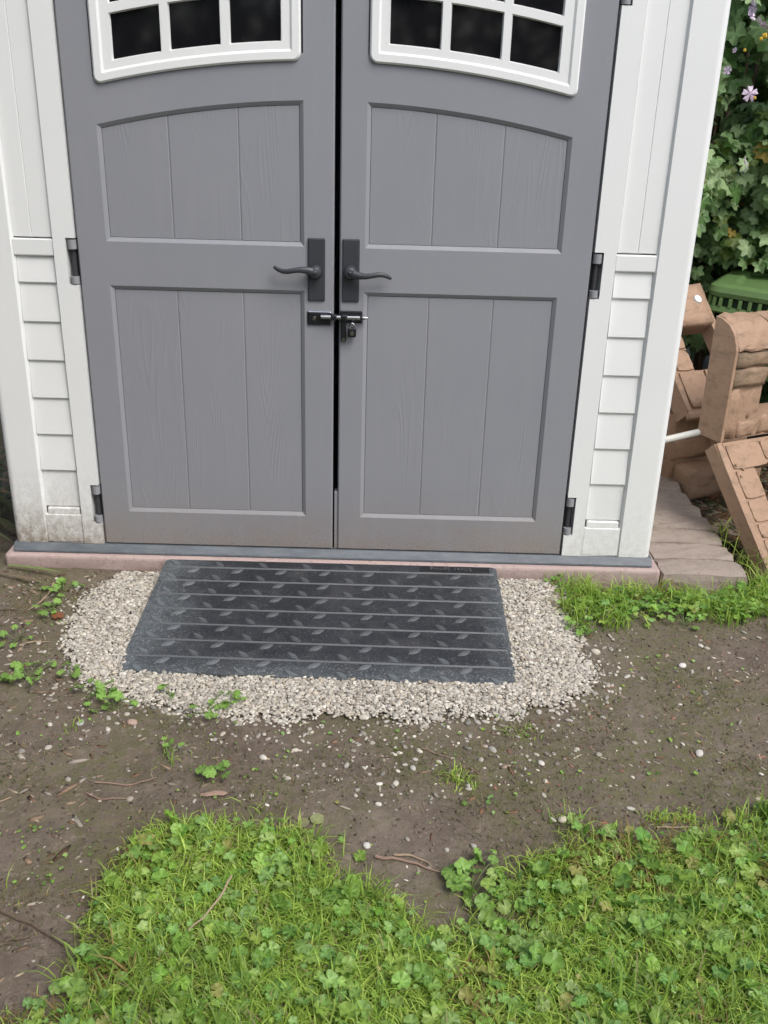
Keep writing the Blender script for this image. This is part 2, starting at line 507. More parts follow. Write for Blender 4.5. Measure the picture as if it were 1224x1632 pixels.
def ico(sub, jit, seed):
    b = bmesh.new(); bmesh.ops.create_icosphere(b, subdivisions=sub, radius=1)
    b.verts.ensure_lookup_table()
    V = np.array([v.co[:] for v in b.verts]); F = np.array([[v.index for v in f.verts] for f in b.faces]); b.free()
    r = np.random.default_rng(seed)
    d = r.normal(size=(5, 3)); s = sum(np.sin(V @ d[i] * 1.6 + i) for i in range(5))
    return V * (1 + jit * s / 3)[:, None], F

def mallow_leaf(lobes=7, seed=0, depth=.16, cup=.22, fold=.07, jag=.03):
    """round shallow-lobed leaf, stalk at origin, blade spreads in +y, unit radius"""
    r = np.random.default_rng(seed); n = lobes * 4
    th = np.linspace(-math.pi * .93, math.pi * .93, n)
    ph = (th / (2 * math.pi * .93) + .5) * lobes
    w = np.abs(np.sin(ph * math.pi))
    R = (1 - depth) + depth * w ** .7 + r.normal(size=n) * jag
    R *= 1 - .12 * np.cos(th) * -1 * .5
    V = [(0, 0, 0)]
    for f in (.5, 1.0):
        for i in range(n):
            rr = R[i] * f if f == 1 else .5
            z = cup * (f ** 2) * (.7 + .3 * math.cos(2 * th[i] + seed)) + fold * f * math.cos(ph[i] * 2 * math.pi)
            V.append((rr * math.sin(th[i]), rr * math.cos(th[i]) + .0, z))
    V = np.array(V); F = []
    for i in range(n - 1):
        F.append((0, 1 + i + 1, 1 + i))
        a, b = 1 + i, 1 + n + i
        F.append((a, a + 1, b + 1)); F.append((a, b + 1, b))
    tc = np.concatenate([[1.25], np.full(n, 1.0), .93 + .12 * np.cos(ph * 2 * math.pi)])
    return V, np.array(F), tc

# ------------------------------------------------------------------ ground
def axis(lo, hi, step, far, ratio=1.35):
    a = list(np.arange(lo, hi, step)); s = step
    x = a[-1]
    while x < far: s *= ratio; x += s; a.append(x)
    s = step; x = a[0]
    while x > -far: s *= ratio; x -= s; a.insert(0, x)
    return np.array(a)
gx = axis(-1.7, 2.0, .014, 90); gy = axis(-2.1, .6, .014, 90)
GX, GY = np.meshgrid(gx, gy)
GZ = ground_h(GX, GY)
GZ = GZ + np.maximum(gravel_h(GX, GY) - .012, -.004) * (polydist(GX, GY, GRAVEL) > 0)
under = (GX > RX0 + .02) & (GX < RX1 - .02) & (GY > RY1 + .03) & (GY < 0)
GZ = np.where(under, np.minimum(GZ, -.01), GZ)
under = (np.abs(GX) < 1.07) & (GY > -.02) & (GY < 2.2)
GZ = np.where(under, -.03, GZ)
ny, nx = GX.shape
idx = np.arange(nx * ny).reshape(ny, nx)
Q = np.stack([idx[:-1, :-1], idx[:-1, 1:], idx[1:, 1:], idx[1:, :-1]], -1).reshape(-1, 4)
me = set_mesh('ground', np.stack([GX, GY, GZ], -1).reshape(-1, 3), None, Q)
link_mesh('ground', me, M_dirt, kind='structure')

# concrete slab under the shed
bm = bmesh.new()
box(bm, -1.092, 1.096, -.037, 2.16, -.08, .069, .012, 3)
obj('concrete_slab', bm, M_slab, kind='structure')

# ------------------------------------------------------------------ shed
shed = empty('garden_shed', (0, 1.05, .07), 'white resin garden shed with grey double doors on the pink concrete slab', 'shed')

# floor edge channel
bm = bmesh.new()
for x0_, x1_ in ((-1.064, 1.068),):
    P = [(-.003, .0985), (-.019, .0775), (-.020, .0725), (2.11, .0725), (2.11, .0985)]
    va = [bm.verts.new((x0_, y, z)) for y, z in P]; vb = [bm.verts.new((x1_, y, z)) for y, z in P]
    for k in range(5): bm.faces.new((va[k], va[(k + 1) % 5], vb[(k + 1) % 5], vb[k]))
    bm.faces.new(va); bm.faces.new(vb[::-1])
obj('floor_edge', bm, M_chan, shed)

DT = 1.99        # top of the door leaves
WT = 2.14        # eaves
def arcP(x): return 1.480 - .174 * x * x
def arcW(x): return 1.579 - .170 * x * x
def arcG(x): return 1.627 - .165 * x * x
def arcGt(x): return 1.746 - .172 * x * x
def arcU(x): return 1.766 - .165 * x * x
def arcUt(x): return 1.868 - .165 * x * x
def arcFt(x): return 1.915 - .165 * x * x
NS = 14
def lin(a, b, n=NS): return [a + (b - a) * i / n for i in range(n + 1)]

def strip(bm, xs, lo, hi, y):
    """flat front region between two curves"""
    a = [bm.verts.new((x, y, lo(x))) for x in xs]; b = [bm.verts.new((x, y, hi(x))) for x in xs]
    for i in range(len(xs) - 1):
        bm.faces.new((a[i], a[i + 1], b[i + 1], b[i]))
def K(v): return lambda x: v

def loop(x0, x1, lo, hi, n=NS, ins=0.0):
    x0 += ins; x1 -= ins
    xs = lin(x0, x1, n)
    return [(x, lo(x) + ins) for x in xs] + [(x, hi(x) - ins) for x in reversed(xs)]

def make_door(sgn):
    """sgn -1 left leaf, +1 right leaf; built in absolute coordinates"""
    if sgn < 0: xo, xi, p0, p1 = -.7605, -.0035, -.674, -.091
    else:       xo, xi, p0, p1 = .7585, .0135, .668, .0875
    a, b = min(xo, xi), max(xo, xi)
    pa, pb = min(p0, p1), max(p0, p1)
    zb, zt = .1005, DT
    # the lower end of the meeting stile closes the gap
    bm = bmesh.new()
    c = .004
    zr = .218
    strip(bm, [a + c, pa], K(zb + c), K(zt - c), 0); strip(bm, [pb, b - c], K(zb + c), K(zt - c), 0)
    strip(bm, [pa, pb], K(zb + c), K(zr), 0)
    strip(bm, [pa, pb], K(.954), K(1.082), 0)
    wx0, wx1 = (pa + .002, pb - .003)
    strip(bm, lin(pa, pb), arcP, lambda x: arcW(x) + .02, 0)
    strip(bm, lin(pa, pb), lambda x: arcFt(x) - .02, K(zt - c), 0)
    o0 = [(a + c, zb + c), (b - c, zb + c), (b - c, zt - c), (a + c, zt - c)]
    o1 = [(a, zb), (b, zb), (b, zt), (a, zt)]
    ring(bm, o0, 0, o1, c); ring(bm, o1, c, o1, .045)
    quad(bm, [(a, .045, zb), (b, .045, zb), (b, .045, zt), (a, .045, zt)])
    for lo, hi in ((K(zr), K(.954)), (K(1.082), arcP)):
        L0 = loop(pa, pb, lo, hi); L1 = loop(pa, pb, lo, hi, ins=.0112); L2 = loop(pa, pb, lo, hi, ins=.0128)
        ring(bm, L0, 0, L1, .0078); ring(bm, L1, .0078, L2, .016)
        f = loop(pa, pb, lo, hi, ins=.0122)
        bm.faces.new([bm.verts.new((p[0], .0172, p[1])) for p in f])
    # reveal where the window frame sits in the leaf
    L0 = loop(pa, pb, lambda x: arcW(x) + .02, lambda x: arcFt(x) - .02)
    ring(bm, L0, 0, L0, .03)
    bm.faces.new([bm.verts.new((p[0], .03, p[1])) for p in L0])
    if sgn > 0:   # rebate lip that closes the lower end of the gap
        box(bm, .002, .0135, .006, .04, zb, .304, .001)
    door = obj('door', bm, M_grey, shed)
    door_kids = []
    # panel boards
    g = [-.475, -.2765] if sgn < 0 else [.283, .4775]
    xs = [pa + .0128] + g + [pb - .0128]
    for lo, hi in ((K(zr + .0128), K(.954 - .0128)), (K(1.082 + .0128), lambda x: arcP(x) - .0128)):
        for i in range(3):
            x0 = xs[i] + (.0003 if i else 0); x1 = xs[i + 1] - (.0003 if i < 2 else 0)
            bm = bmesh.new()
            L = loop(x0, x1, lo, hi, 6)
            n = len(L); m6 = 7
            # front face chamfered along the two groove sides
            ch = .0032
            xa = x0 + (ch if i else 0); xb = x1 - (ch if i < 2 else 0)
            strip(bm, lin(xa, xb, 6), lo, hi, .0086)
            if i:     strip(bm, [x0, xa], lo, hi, .0086)
            if i < 2: strip(bm, [xb, x1], lo, hi, .0086)
            for v in bm.verts:
                if (i and abs(v.co.x - x0) < 1e-6) or (i < 2 and abs(v.co.x - x1) < 1e-6): v.co.y = .0098
            ring(bm, [(x0, lo(x0)), (x1, lo(x1)), (x1, hi(x1)), (x0, hi(x0))], .0098, [(x0, lo(x0)), (x1, lo(x1)), (x1, hi(x1)), (x0, hi(x0))], .0165)
            door_kids.append(obj('panel_board', bm, M_grain, door, world=False))
    # window frame
    wa, wb = (-.669, -.0965) if sgn < 0 else (.0915, .6685)
    R = .022
    def wl(ins, x0=wa, x1=wb):
        r = max(R - ins, .004)
        xa, xb = x0 + ins, x1 - ins
        k = [xa + r * (1 - math.cos(t)) for t in (0, .35, .7, 1.05, 1.35, math.pi / 2)]
        xs = k + lin(xa + r, xb - r, NS)[1:-1] + [xb - (q - xa) for q in reversed(k)]
        def corner(x):
            d = min(x - xa, xb - x)
            return r - math.sqrt(max(r * r - (r - d) ** 2, 0)) if d < r else 0
        lo = lambda x: arcW(x) + ins + corner(x)
        hi = lambda x: arcFt(x) - ins - corner(x)
        return xs, lo, hi, [(x, lo(x)) for x in xs] + [(x, hi(x)) for x in reversed(xs)]
    bm = bmesh.new()
    A = wl(0.0); B = wl(.005); Cc = wl(.0235); D = wl(.030)
    ring(bm, A[3], .002, A[3], -.006); ring(bm, A[3], -.006, B[3], -.011)
    ring(bm, B[3], -.011, Cc[3], -.011); ring(bm, Cc[3], -.011, D[3], -.006)
    # inner field with the glazing openings
    cols = [(-.615, -.477), (-.455, -.314), (-.291, -.149)] if sgn < 0 else [(.143, .286), (.308, .452), (.473, .613)]
    ix0, ix1 = D[0][0], D[0][-1]
    y = -.006
    edges = [ix0] + [v for c_ in cols for v in c_] + [ix1]
    for i in range(0, len(edges), 2):
        x0, x1 = edges[i], edges[i + 1]
        xs_ = [x for x in D[0] if x0 < x < x1]; xs_ = [x0] + xs_ + [x1]
        strip(bm, xs_, D[1], D[2], y)
    for x0, x1 in cols:
        xs_ = lin(x0, x1, 6)
        strip(bm, xs_, D[1], arcG, y); strip(bm, xs_, arcGt, arcU, y); strip(bm, xs_, arcUt, D[2], y)
        for lo, hi in ((arcG, arcGt), (arcU, arcUt)):
            L0 = loop(x0, x1, lo, hi, 6); L1 = loop(x0, x1, lo, hi, 6, ins=.003)
            ring(bm, L0, y, L1, .004); ring(bm, L1, .004, L1, .012)
    door_kids.append(obj('window_frame', bm, M_white, door, world=False))
    for x0, x1 in cols:
        for lo, hi in ((arcG, arcGt), (arcU, arcUt)):
            bm = bmesh.new(); prism(bm, loop(x0, x1, lo, hi, 6, ins=.0032), .006, .011)
            door_kids.append(obj('pane', bm, M_glass, door, world=False))
    # handle plate and lever
    hx = -.0545 if sgn < 0 else .0475
    bm = bmesh.new(); box(bm, hx - .0255, hx + .0255, -.007, .001, .9255, 1.1085, .0035, 2)
    door_kids.append(obj('handle_plate', bm, M_iron, door, world=False))
    bm = bmesh.new()
    cx, cz = (-.0575, 1.013) if sgn < 0 else (.0465, 1.014)
    tube(bm, [(cx, -.006, cz), (cx, -.020, cz), (cx, -.034, cz), (cx, -.037, cz)], [.021, .0195, .0165, .013], 20)
    tube(bm, [(cx, -.036, cz), (cx, -.0395, cz)], [.007, .006], 12)
    k = -1 if sgn < 0 else 1
    pr = [(0, 0, .0135), (.012, -.0035, .0125), (.026, -.0065, .0105), (.045, -.0075, .0085), (.063, -.005, .0075), (.081, -.0015, .0075), (.096, -.002, .0070), (.108, -.006, .0062), (.117, -.011, .0054), (.121, -.0135, .0040)]
    tube(bm, [(cx + k * a_, -.029 - .010 * math.sin(min(a_ / .121, 1) * math.pi), cz + k * b_) for a_, b_, c_ in pr], [c_ for *_, c_ in pr], 12, .8, up=Vector((0, 0, 1)))
    door_kids.append(obj('handle_lever', bm, M_iron, door, smooth=True, world=False))
    return door

door_l = make_door(-1)
door_r = make_door(1)

# slide bolt: keeper on the left leaf, bolt on the right leaf
bm = bmesh.new(); box(bm, -.083, -.010, -.0045, .001, .8505, .8945, .004, 2)
obj('strike_plate_rim', bm, M_chrome, door_l, world=False)
bm = bmesh.new(); box(bm, -.0805, -.0115, -.0062, -.003, .853, .892, .003, 2)
obj('strike_plate', bm, M_black, door_l, world=False)
bm = bmesh.new(); tube(bm, [(-.062, -.006, .8725), (-.062, -.011, .8725)], [.0075, .005], 14)
obj('screw_head', bm, M_brass, door_l, world=False)
bm = bmesh.new(); box(bm, .0155, .084, -.005, .001, .861, .898, .003, 2)
obj('bolt_plate', bm, M_black, door_r, world=False)
bm = bmesh.new(); tube(bm, [(-.041, -.016, .880), (.0915, -.016, .880), (.0916, -.016, .880), (.100, -.016, .880)], [.0066, .0066, .0042, .0035], 16)
obj('bolt_rod', bm, M_chrome, door_r, smooth=False, world=False)
for xa, xb in ((-.012, .008), (.018, .040), (.076, .086)):
    bm = bmesh.new(); box(bm, xa, xb, -.0245, -.003, .8705, .8895, .006, 3)
    obj('bolt_guide', bm, M_black, door_r, world=False)
bm = bmesh.new(); box(bm, .0195, .036, -.0135, -.006, .806, .873, .003, 2)
obj('bolt_staple', bm, M_black, door_r, world=False)
bm = bmesh.new(); tube(bm, [(.0277, -.010, .812), (.0277, -.017, .812)], [.006, .004], 12)
obj('screw_head', bm, M_brass, door_r, world=False)
lock = empty('padlock', (.052, -.018, .838), 'small black padlock hanging from the slide bolt of the doors', 'padlock')
bm = bmesh.new(); box(bm, .041, .0665, -.027, -.011, .822, .851, .004, 2)
obj('lock_body', bm, M_black, lock)
bm = bmesh.new(); tube(bm, [(.0465 + .0 + .0075 * (1 - math.cos(t)), -.019, .851 + .013 * math.sin(t)) for t in np.linspace(0, math.pi, 9)], .0028, 8)
obj('shackle', bm, M_chrome, lock)
bm = bmesh.new(); tube(bm, [(.0538, -.027, .834), (.0538, -.0295, .834)], [.0065, .0055], 12)
obj('keyhole_ring', bm, M_brass, lock)

# front walls
def make_wall(sgn):
    s = sgn
    def X(v): return v * s
    xc, xr1, xr0, xt = (1.0615, .956, .8305, .7655)
    yf = -.004
    bm = bmesh.new()
    def vstrip(xa, xb, za, zb_, y=yf):
        xa, xb = sorted((X(xa), X(xb)))
        strip(bm, [xa, xb], K(za), K(zb_), y)
    z0, z1 = .0995, WT
    vstrip(xt, xr0, z0, .172) if False else None
    # rounded corner post
    r = .022
    prof = [(xr1, yf)] + [(xc - r + r * math.sin(t), yf + r - r * math.cos(t)) for t in np.linspace(0, math.pi / 2, 8)] + [(xc, .12)]
    for (xa, ya), (xb, yb) in zip(prof[:-1], prof[1:]):
        quad(bm, [(X(xa), ya, z0), (X(xb), yb, z0), (X(xb), yb, z1), (X(xa), ya, z1)])
    bmesh.ops.remove_doubles(bm, verts=bm.verts, dist=1e-5)
    # slope from post / trim into the recess
    zlo = .212
    for xa, xb in ((xr1, xr1 - .008), (xr0, xr0 + .004)):
        quad(bm, [(X(xa), yf, z0), (X(xb), .011, z0), (X(xb), .011, z1), (X(xa), yf, z1)])
    # door trim with the three hinge notches
    nx_ = .7935
    zc = [z0, .1745, .309, .953, 1.089, 1.735, 1.87, z1]
    for i in range(len(zc) - 1):
        vstrip(nx_ if i % 2 else xt, xr0, zc[i], zc[i + 1])
        xe = nx_ if i % 2 else xt
        quad(bm, [(X(xe), yf, zc[i]), (X(xe), yf, zc[i + 1]), (X(xe), .035, zc[i + 1]), (X(xe), .035, zc[i])])
    for i in range(1, len(zc) - 1):
        quad(bm, [(X(xt), yf, zc[i]), (X(nx_), yf, zc[i]), (X(nx_), .035, zc[i]), (X(xt), .035, zc[i])])
    # backing of recess and notches, and the bottom edge
    quad(bm, [(X(xc), .030, z0), (X(.72), .035, z0), (X(.72), .035, z1), (X(xc), .030, z1)])
    quad(bm, [(X(xc - .004), yf + .01, z0), (X(.766), yf, z0), (X(.766), .1, z0), (X(xc - .004), .1, z0)])
    w = obj('front_wall', bm, M_white, shed)
    xa, xb = sorted((X(xr1 - .0085), X(xr0 + .0045)))
    # lap boards
    zs = [1.034, .955, .837, .717, .5965, .476, .354, .226]
    for i in range(7):
        bm = bmesh.new()
        zt_, zb_ = zs[i], zs[i + 1]
        lip = .0035 if i < 6 else .0105
        P = [(.0115, zt_ + .004), (lip, zb_ + .003), (lip + .0015, zb_), (.028, zb_), (.028, zt_ + .004)]
        va = [bm.verts.new((xa, y, z)) for y, z in P]; vb = [bm.verts.new((xb, y, z)) for y, z in P]
        for k in range(5):
            bm.faces.new((va[k], va[(k + 1) % 5], vb[(k + 1) % 5], vb[k]))
        bm.faces.new(va); bm.faces.new(vb[::-1])
        obj('lap_board', bm, M_white, w, world=False)
    # upper vertical boards with a groove between them
    xm = X(.8945)
    ua, ub = sorted((X(xr1 - .0058), X(xr0 + .0030)))
    for a_, b_ in ((ua, xm - .0001), (xm + .0001, ub)):
        bm = bmesh.new(); prism(bm, [(a_, 1.088), (b_, 1.088), (b_, WT - .01), (a_, WT - .01)], .0060, .028, .0018)
        obj('vertical_board', bm, M_white, w, world=False)
    # belt rail, plinth rails
    bm = bmesh.new()
    ra, rb_ = sorted((X(xr1 - .0028), X(xr0 + .0016)))
    box(bm, ra, rb_, .0005, .028, 1.0345, 1.084, .004, 2)
    obj('belt_rail', bm, M_white, w, world=False)
    bm = bmesh.new()
    box(bm, xa + .004, xb - .0025, .003, .028, .199, .2235, .004, 2)
    obj('plinth_rail', bm, M_white, w, world=False)
    bm = bmesh.new()
    box(bm, ra + .0002, rb_ - .0002, .0005, .0275, .0998, .201, .004, 2)
    obj('plinth_board', bm, M_white, w, world=False)
    # hinges
    for za, zb_ in ((.1745, .309), (.953, 1.089), (1.735, 1.87)):
        xh = X(.777)
        bm = bmesh.new()
        xx = sorted((X(.763), X(.790)))
        box(bm, xx[0], xx[1], .024, .031, za + .004, zb_ - .004)
        h = obj('hinge', bm, M_hingedark, shed)
        for k0, k1 in ((za + .003, za + .024), (zb_ - .032, zb_ - .005)):
            bm = bmesh.new()
            tube(bm, [(xh, .006, k0), (xh, .006, k1)], .0130, 14)
            obj('knuckle', bm, M_hinge, h, world=False)
        bm = bmesh.new()
        tube(bm, [(xh, .014, za + .02), (xh, .014, zb_ - .02)], .008, 12)
        obj('hinge_pin', bm, M_hingedark, h, world=False)
    return w
make_wall(-1); make_wall(1)

# side walls, back, lintel, roof
for s in (-1, 1):
    bm = bmesh.new()
    xa, xb = sorted((s * 1.0615, s * 1.03))
    box(bm, xa, xb, .1195, 2.10, .0995, WT, .002)
    for k in range(9):
        y0 = .24 + k * .205
        xa, xb = sorted((s * 1.0605, s * 1.069))
        box(bm, xa, xb, y0, y0 + .16, .22, WT - .05, .004)
    obj('side_wall', bm, M_white, shed)
bm = bmesh.new(); box(bm, -1.029, 1.029, 2.06, 2.099, .0995, WT)
obj('back_wall', bm, M_white, shed)
bm = bmesh.new(); box(bm, -.764, .764, -.002, .04, DT + .006, WT, .003)
obj('lintel', bm, M_white, shed)
bm = bmesh.new()
for s in (-1, 1):
    P = [(0, WT + .50), (s * 1.13, WT + .02), (s * 1.13, WT - .01), (0, WT + .46)]
    va = [bm.verts.new((x, -.05, z)) for x, z in P]; vb = [bm.verts.new((x, 2.2, z)) for x, z in P]
    for k in range(4): bm.faces.new((va[k], va[(k + 1) % 4], vb[(k + 1) % 4], vb[k]))
    bm.faces.new(va); bm.faces.new(vb[::-1])
obj('roof', bm, M_roof, shed)
bm = bmesh.new()
va = [bm.verts.new((x, 0.002, z)) for x, z in ((-1.06, WT + .002), (1.06, WT + .002), (0, WT + .455))]
vb = [bm.verts.new((x, .04, z)) for x, z in ((-1.06, WT + .002), (1.06, WT + .002), (0, WT + .455))]
for k in range(3): bm.faces.new((va[k], va[(k + 1) % 3], vb[(k + 1) % 3], vb[k]))
bm.faces.new(va); bm.faces.new(vb[::-1])
obj('gable', bm, M_white, shed)

# ------------------------------------------------------------------ rubber ramp
ramp = empty('rubber_ramp', (0, -.34, .03), 'black rubber threshold ramp with raised treads in front of the doors', 'ramp')
sl = (RZ0 - RZ1) / (RY0 - RY1)
def rz(y): return RZ0 + (y - RY0) * sl
def skew(x, y): return -.012 * (x - RX0) / (RX1 - RX0) * (RY0 - y) / (RY0 - RY1) * 2.0
bm = bmesh.new()
NX, NY = 60, 20
top = [[None] * (NX + 1) for _ in range(NY + 1)]
for j in range(NY + 1):
    y = RY0 + (RY1 - RY0) * j / NY
    for i in range(NX + 1):
        x = RX0 - .014 * (j / NY) * (1 - i / NX) + (RX1 - RX0) * i / NX
        z = rz(y)
        if i == 0 or i == NX: z -= .0045
        wob = .0035 * math.sin(i * .7) * (1 if j == NY else 0) + (.003 * math.sin(j * 1.7) if i in (0, NX) else 0)
        top[j][i] = bm.verts.new((x, (y + wob if j == NY else y) + skew(x, y), z))
for j in range(NY):
    for i in range(NX):
        bm.faces.new((top[j][i], top[j][i + 1], top[j + 1][i + 1], top[j + 1][i]))
edge = [top[0][i] for i in range(NX + 1)] + [top[j][NX] for j in range(1, NY + 1)] + [top[NY][i] for i in range(NX - 1, -1, -1)] + [top[j][0] for j in range(NY - 1, 0, -1)]
low = [bm.verts.new((v.co.x, v.co.y, -.012)) for v in edge]
for i in range(len(edge)):
    j = (i + 1) % len(edge)
    bm.faces.new((edge[i], edge[j], low[j], low[i]))
obj('ramp_body', bm, M_rubber, ramp)
rl = [-.097, -.186, -.265, -.344, -.419, -.495, -.573]
rl = [RY0 - .046 - .0795 * i for i in range(7)]
for y in rl:
    bm = bmesh.new()
    n = 40
    A, B, C2 = [], [], []
    for i in range(n + 1):
        x = -.538 + 1.070 * i / n
        hgt = .0042 * (1 - .25 * abs(math.sin(i * 2.3 + y * 50)))
        k_ = skew(x, y); A.append(bm.verts.new((x, y + .0055 + k_, rz(y + .0055) - .0008))); B.append(bm.verts.new((x, y + k_, rz(y) + hgt))); C2.append(bm.verts.new((x, y - .0042 + k_, rz(y - .0042) - .0008)))
    for i in range(n):
        bm.faces.new((A[i], A[i + 1], B[i + 1], B[i])); bm.faces.new((B[i], B[i + 1], C2[i + 1], C2[i]))
    obj('ridge', bm, M_ridge, ramp)
# leaf shaped tread lugs
def lug_mesh():
    b = bmesh.new(); n = 8; L, W, H = .0235, .0088, .0048
    up = [b.verts.new((L * (2 * i / n - 1), W * math.sin(math.pi * i / n) + .0003, -.0006)) for i in range(n + 1)]
    dn = [b.verts.new((L * (2 * i / n - 1), -W * math.sin(math.pi * i / n) - .0003, -.0006)) for i in range(n + 1)]
    ui = [b.verts.new((v.co.x * .8, v.co.y * .62, H)) for v in up]; di = [b.verts.new((v.co.x * .8, v.co.y * .62, H)) for v in dn]
    for i in range(n):
        b.faces.new((up[i], ui[i], ui[i + 1], up[i + 1])); b.faces.new((dn[i + 1], di[i + 1], di[i], dn[i])); b.faces.new((ui[i], di[i], di[i + 1], ui[i + 1]))
    bmesh.ops.recalc_face_normals(b, faces=b.faces)
    me = bpy.data.meshes.new('tread_lug'); b.to_mesh(me); b.free(); me.materials.append(M_lug); return me
LM = lug_mesh()
tilt = math.atan(sl)
def put_lug(x, y, ang):
    o = bpy.data.objects.new('tread_lug', LM); COL.objects.link(o); o.parent = ramp
    o.location = Vector((x, y + skew(x, y), rz(y) + .0002)) - ramp.location
    o.rotation_euler = (Matrix.Rotation(tilt, 3, 'X') @ Matrix.Rotation(ang, 3, 'Z')).to_euler()
for r_ in range(8):
    yb = RY0 - .046 - .0795 * r_          # ridge below this band
    for i in range(8):
        x = -.513 + .1425 * i
        if not (r_ == 0 and i > 4) and x > RX0 + .02: put_lug(x, yb + .020, rad(-34))
        x2 = -.450 + .1425 * i
        if r_ and x2 < RX1 - .025: put_lug(x2, yb + .0795 - .021, rad(31))
# moulded lettering, reads from the door side
bm = bmesh.new()
y0, y1 = RY0 - .006, RY0 - .036
vs = [bm.verts.new((x, y, rz(y) + dz)) for dz in (.0012, -.002) for x, y in ((.290, y0), (.520, y0), (.520, y1), (.290, y1))]
bm.faces.new(vs[:4])
for i in range(4): bm.faces.new((vs[i], vs[(i + 1) % 4], vs[4 + (i + 1) % 4], vs[4 + i]))
obj('name_plate', bm, M_plate, ramp)
cu = bpy.data.curves.new('lettering', 'FONT'); cu.body = 'Silver Spring'; cu.size = .0245; cu.extrude = .0009; cu.align_x = 'CENTER'; cu.space_character = 1.12
to = bpy.data.objects.new('lettering_curve', cu); COL.objects.link(to)
bpy.context.view_layer.update()
me = bpy.data.meshes.new_from_object(to.evaluated_get(bpy.context.evaluated_depsgraph_get()))
bpy.data.objects.remove(to)
me.name = 'lettering'
yl = RY0 - .0135
tm = Matrix.Translation((.392, yl, rz(yl) + .0021)) @ Matrix.Rotation(tilt, 4, 'X') @ Matrix.Rotation(math.pi, 4, 'Z')
me.transform(tm); me.materials.clear()
link_mesh('lettering', me, M_letter, ramp)

# ------------------------------------------------------------------ gravel
P_cols = np.array([[.64, .60, .53], [.58, .545, .48], [.70, .675, .62], [.50, .48, .44], [.55, .49, .40], [.42, .38, .33], [.62, .56, .50], [.34, .29, .24]])
P_w = np.array([.24, .2, .2, .11, .1, .07, .06, .02]); P_w /= P_w.sum()
def pebble_set(x, y, z, rad_, sub, seed):
    r = np.random.default_rng(seed); n = len(x); outV, outF, outC = [], [], []; off = 0
    kinds = r.integers(0, 4, n)
    cols = P_cols[r.choice(len(P_cols), n, p=P_w)] * (.58 + .46 * r.random((n, 1))) * np.array([1.02, 1.0, .95])
    for k in range(4):
        s = kinds == k
        if not s.any(): continue
        T, F = ico(sub, .13, k + 3)
        m = s.sum()
        sc_ = np.zeros((m, 3, 3)); rr = rad_[s]
        sc_[:, 0, 0] = rr * (1.05 + .55 * r.random(m)); sc_[:, 1, 1] = rr * (.8 + .25 * r.random(m)); sc_[:, 2, 2] = rr * (.42 + .25 * r.random(m))
        Mx = rotz(r.random(m) * 6.28) @ rotx(r.normal(size=m) * .45) @ sc_
        V, Fa, C = stamp(T, F, Mx, np.stack([x[s], y[s], z[s]], -1), cols[s])
        outV.append(V); outF.append(Fa + off); outC.append(C); off += len(V)
    return np.concatenate(outV), np.concatenate(outF), np.concatenate(outC)

def join(sets):
    V, F, C = [], [], []; off = 0
    for v, f, c in sets:
        V.append(v); F.append(f + off); C.append(c); off += len(v)
    return np.concatenate(V), np.concatenate(F), np.concatenate(C)

def gravel_points(step, seed, shrink):
    r = np.random.default_rng(seed)
    xs, ys = np.meshgrid(np.arange(-.86, .86, step), np.arange(-.90, 0, step))
    x = xs.ravel() + r.normal(size=xs.size) * step * .35; y = ys.ravel() + r.normal(size=xs.size) * step * .35
    d = polydist(x, y, GRAVEL) + (vnoise(x, y, .06) - .5) * .05
    keep = d > shrink
    edge_p = np.clip((d + .022) / .075, 0, 1)
    keep &= r.random(len(x)) < np.clip(edge_p, .06, 1)
    inr = (x > RX0 + .006) & (x < RX1 - .006) & (y > RY1 + .004 - .024 * (x - RX0) / (RX1 - RX0))
    keep &= ~inr & (y < -.052)
    return x[keep], y[keep]
sets = []
for step, seed, lift, sub, sh, rs in ((.0085, 1, .000, 1, .0, .0046), (.0068, 2, .0030, 2, -.014, .0041), (.0150, 3, .0055, 2, -.004, .0046)):
    x, y = gravel_points(step, seed, sh); r = np.random.default_rng(seed + 50)
    z = np.maximum(ground_h(x, y), -.02) + gravel_h(x, y) + lift * np.clip(polydist(x, y, GRAVEL) / .07, .1, 1) + r.normal(size=len(x)) * .0015
    rr = rs * np.clip(r.lognormal(0, .26, len(x)), .55, 1.9)
    sets.append(pebble_set(x, y, z, rr, sub, seed + 9))
V, F, C = join(sets)
link_mesh('gravel', set_mesh('gravel', V, F, None, C), M_pebble, kind='stuff', label='pale pea gravel spread round the ramp', cat='gravel')

# stray pebbles kicked out over the soil
r = np.random.default_rng(77)
n = 3400
x = r.uniform(-1.3, 1.5, n * 4); y = r.uniform(-1.75, -.1, n * 4)
d = -polydist(x, y, GRAVEL)
p = np.where(d < 0, 0, np.exp(-d / .07) * 1.0 + .03 + .42 * np.exp(-((x - .25) / .35) ** 2 - ((y + .98) / .15) ** 2) + .03 * ((x > .6) & (y > -.9)) * (vnoise(x, y, .2) > .45))
k = (r.random(len(x)) < p) & (polydist(x, y, LAWN) < .02)
x, y = x[k], y[k]
rr = .0036 * np.clip(r.lognormal(0, .42, len(x)), .45, 2.2)
V, F, C = pebble_set(x, y, ground_h(x, y) + rr * .22, rr, 2, 5)
link_mesh('stray_gravel', set_mesh('stray_gravel', V, F, None, C * np.repeat(.62 + .55 * np.random.default_rng(8).random((len(C) // 42, 1)), 42, 0)), M_pebble, kind='stuff', label='stray pale pebbles scattered over the bare soil', cat='gravel')

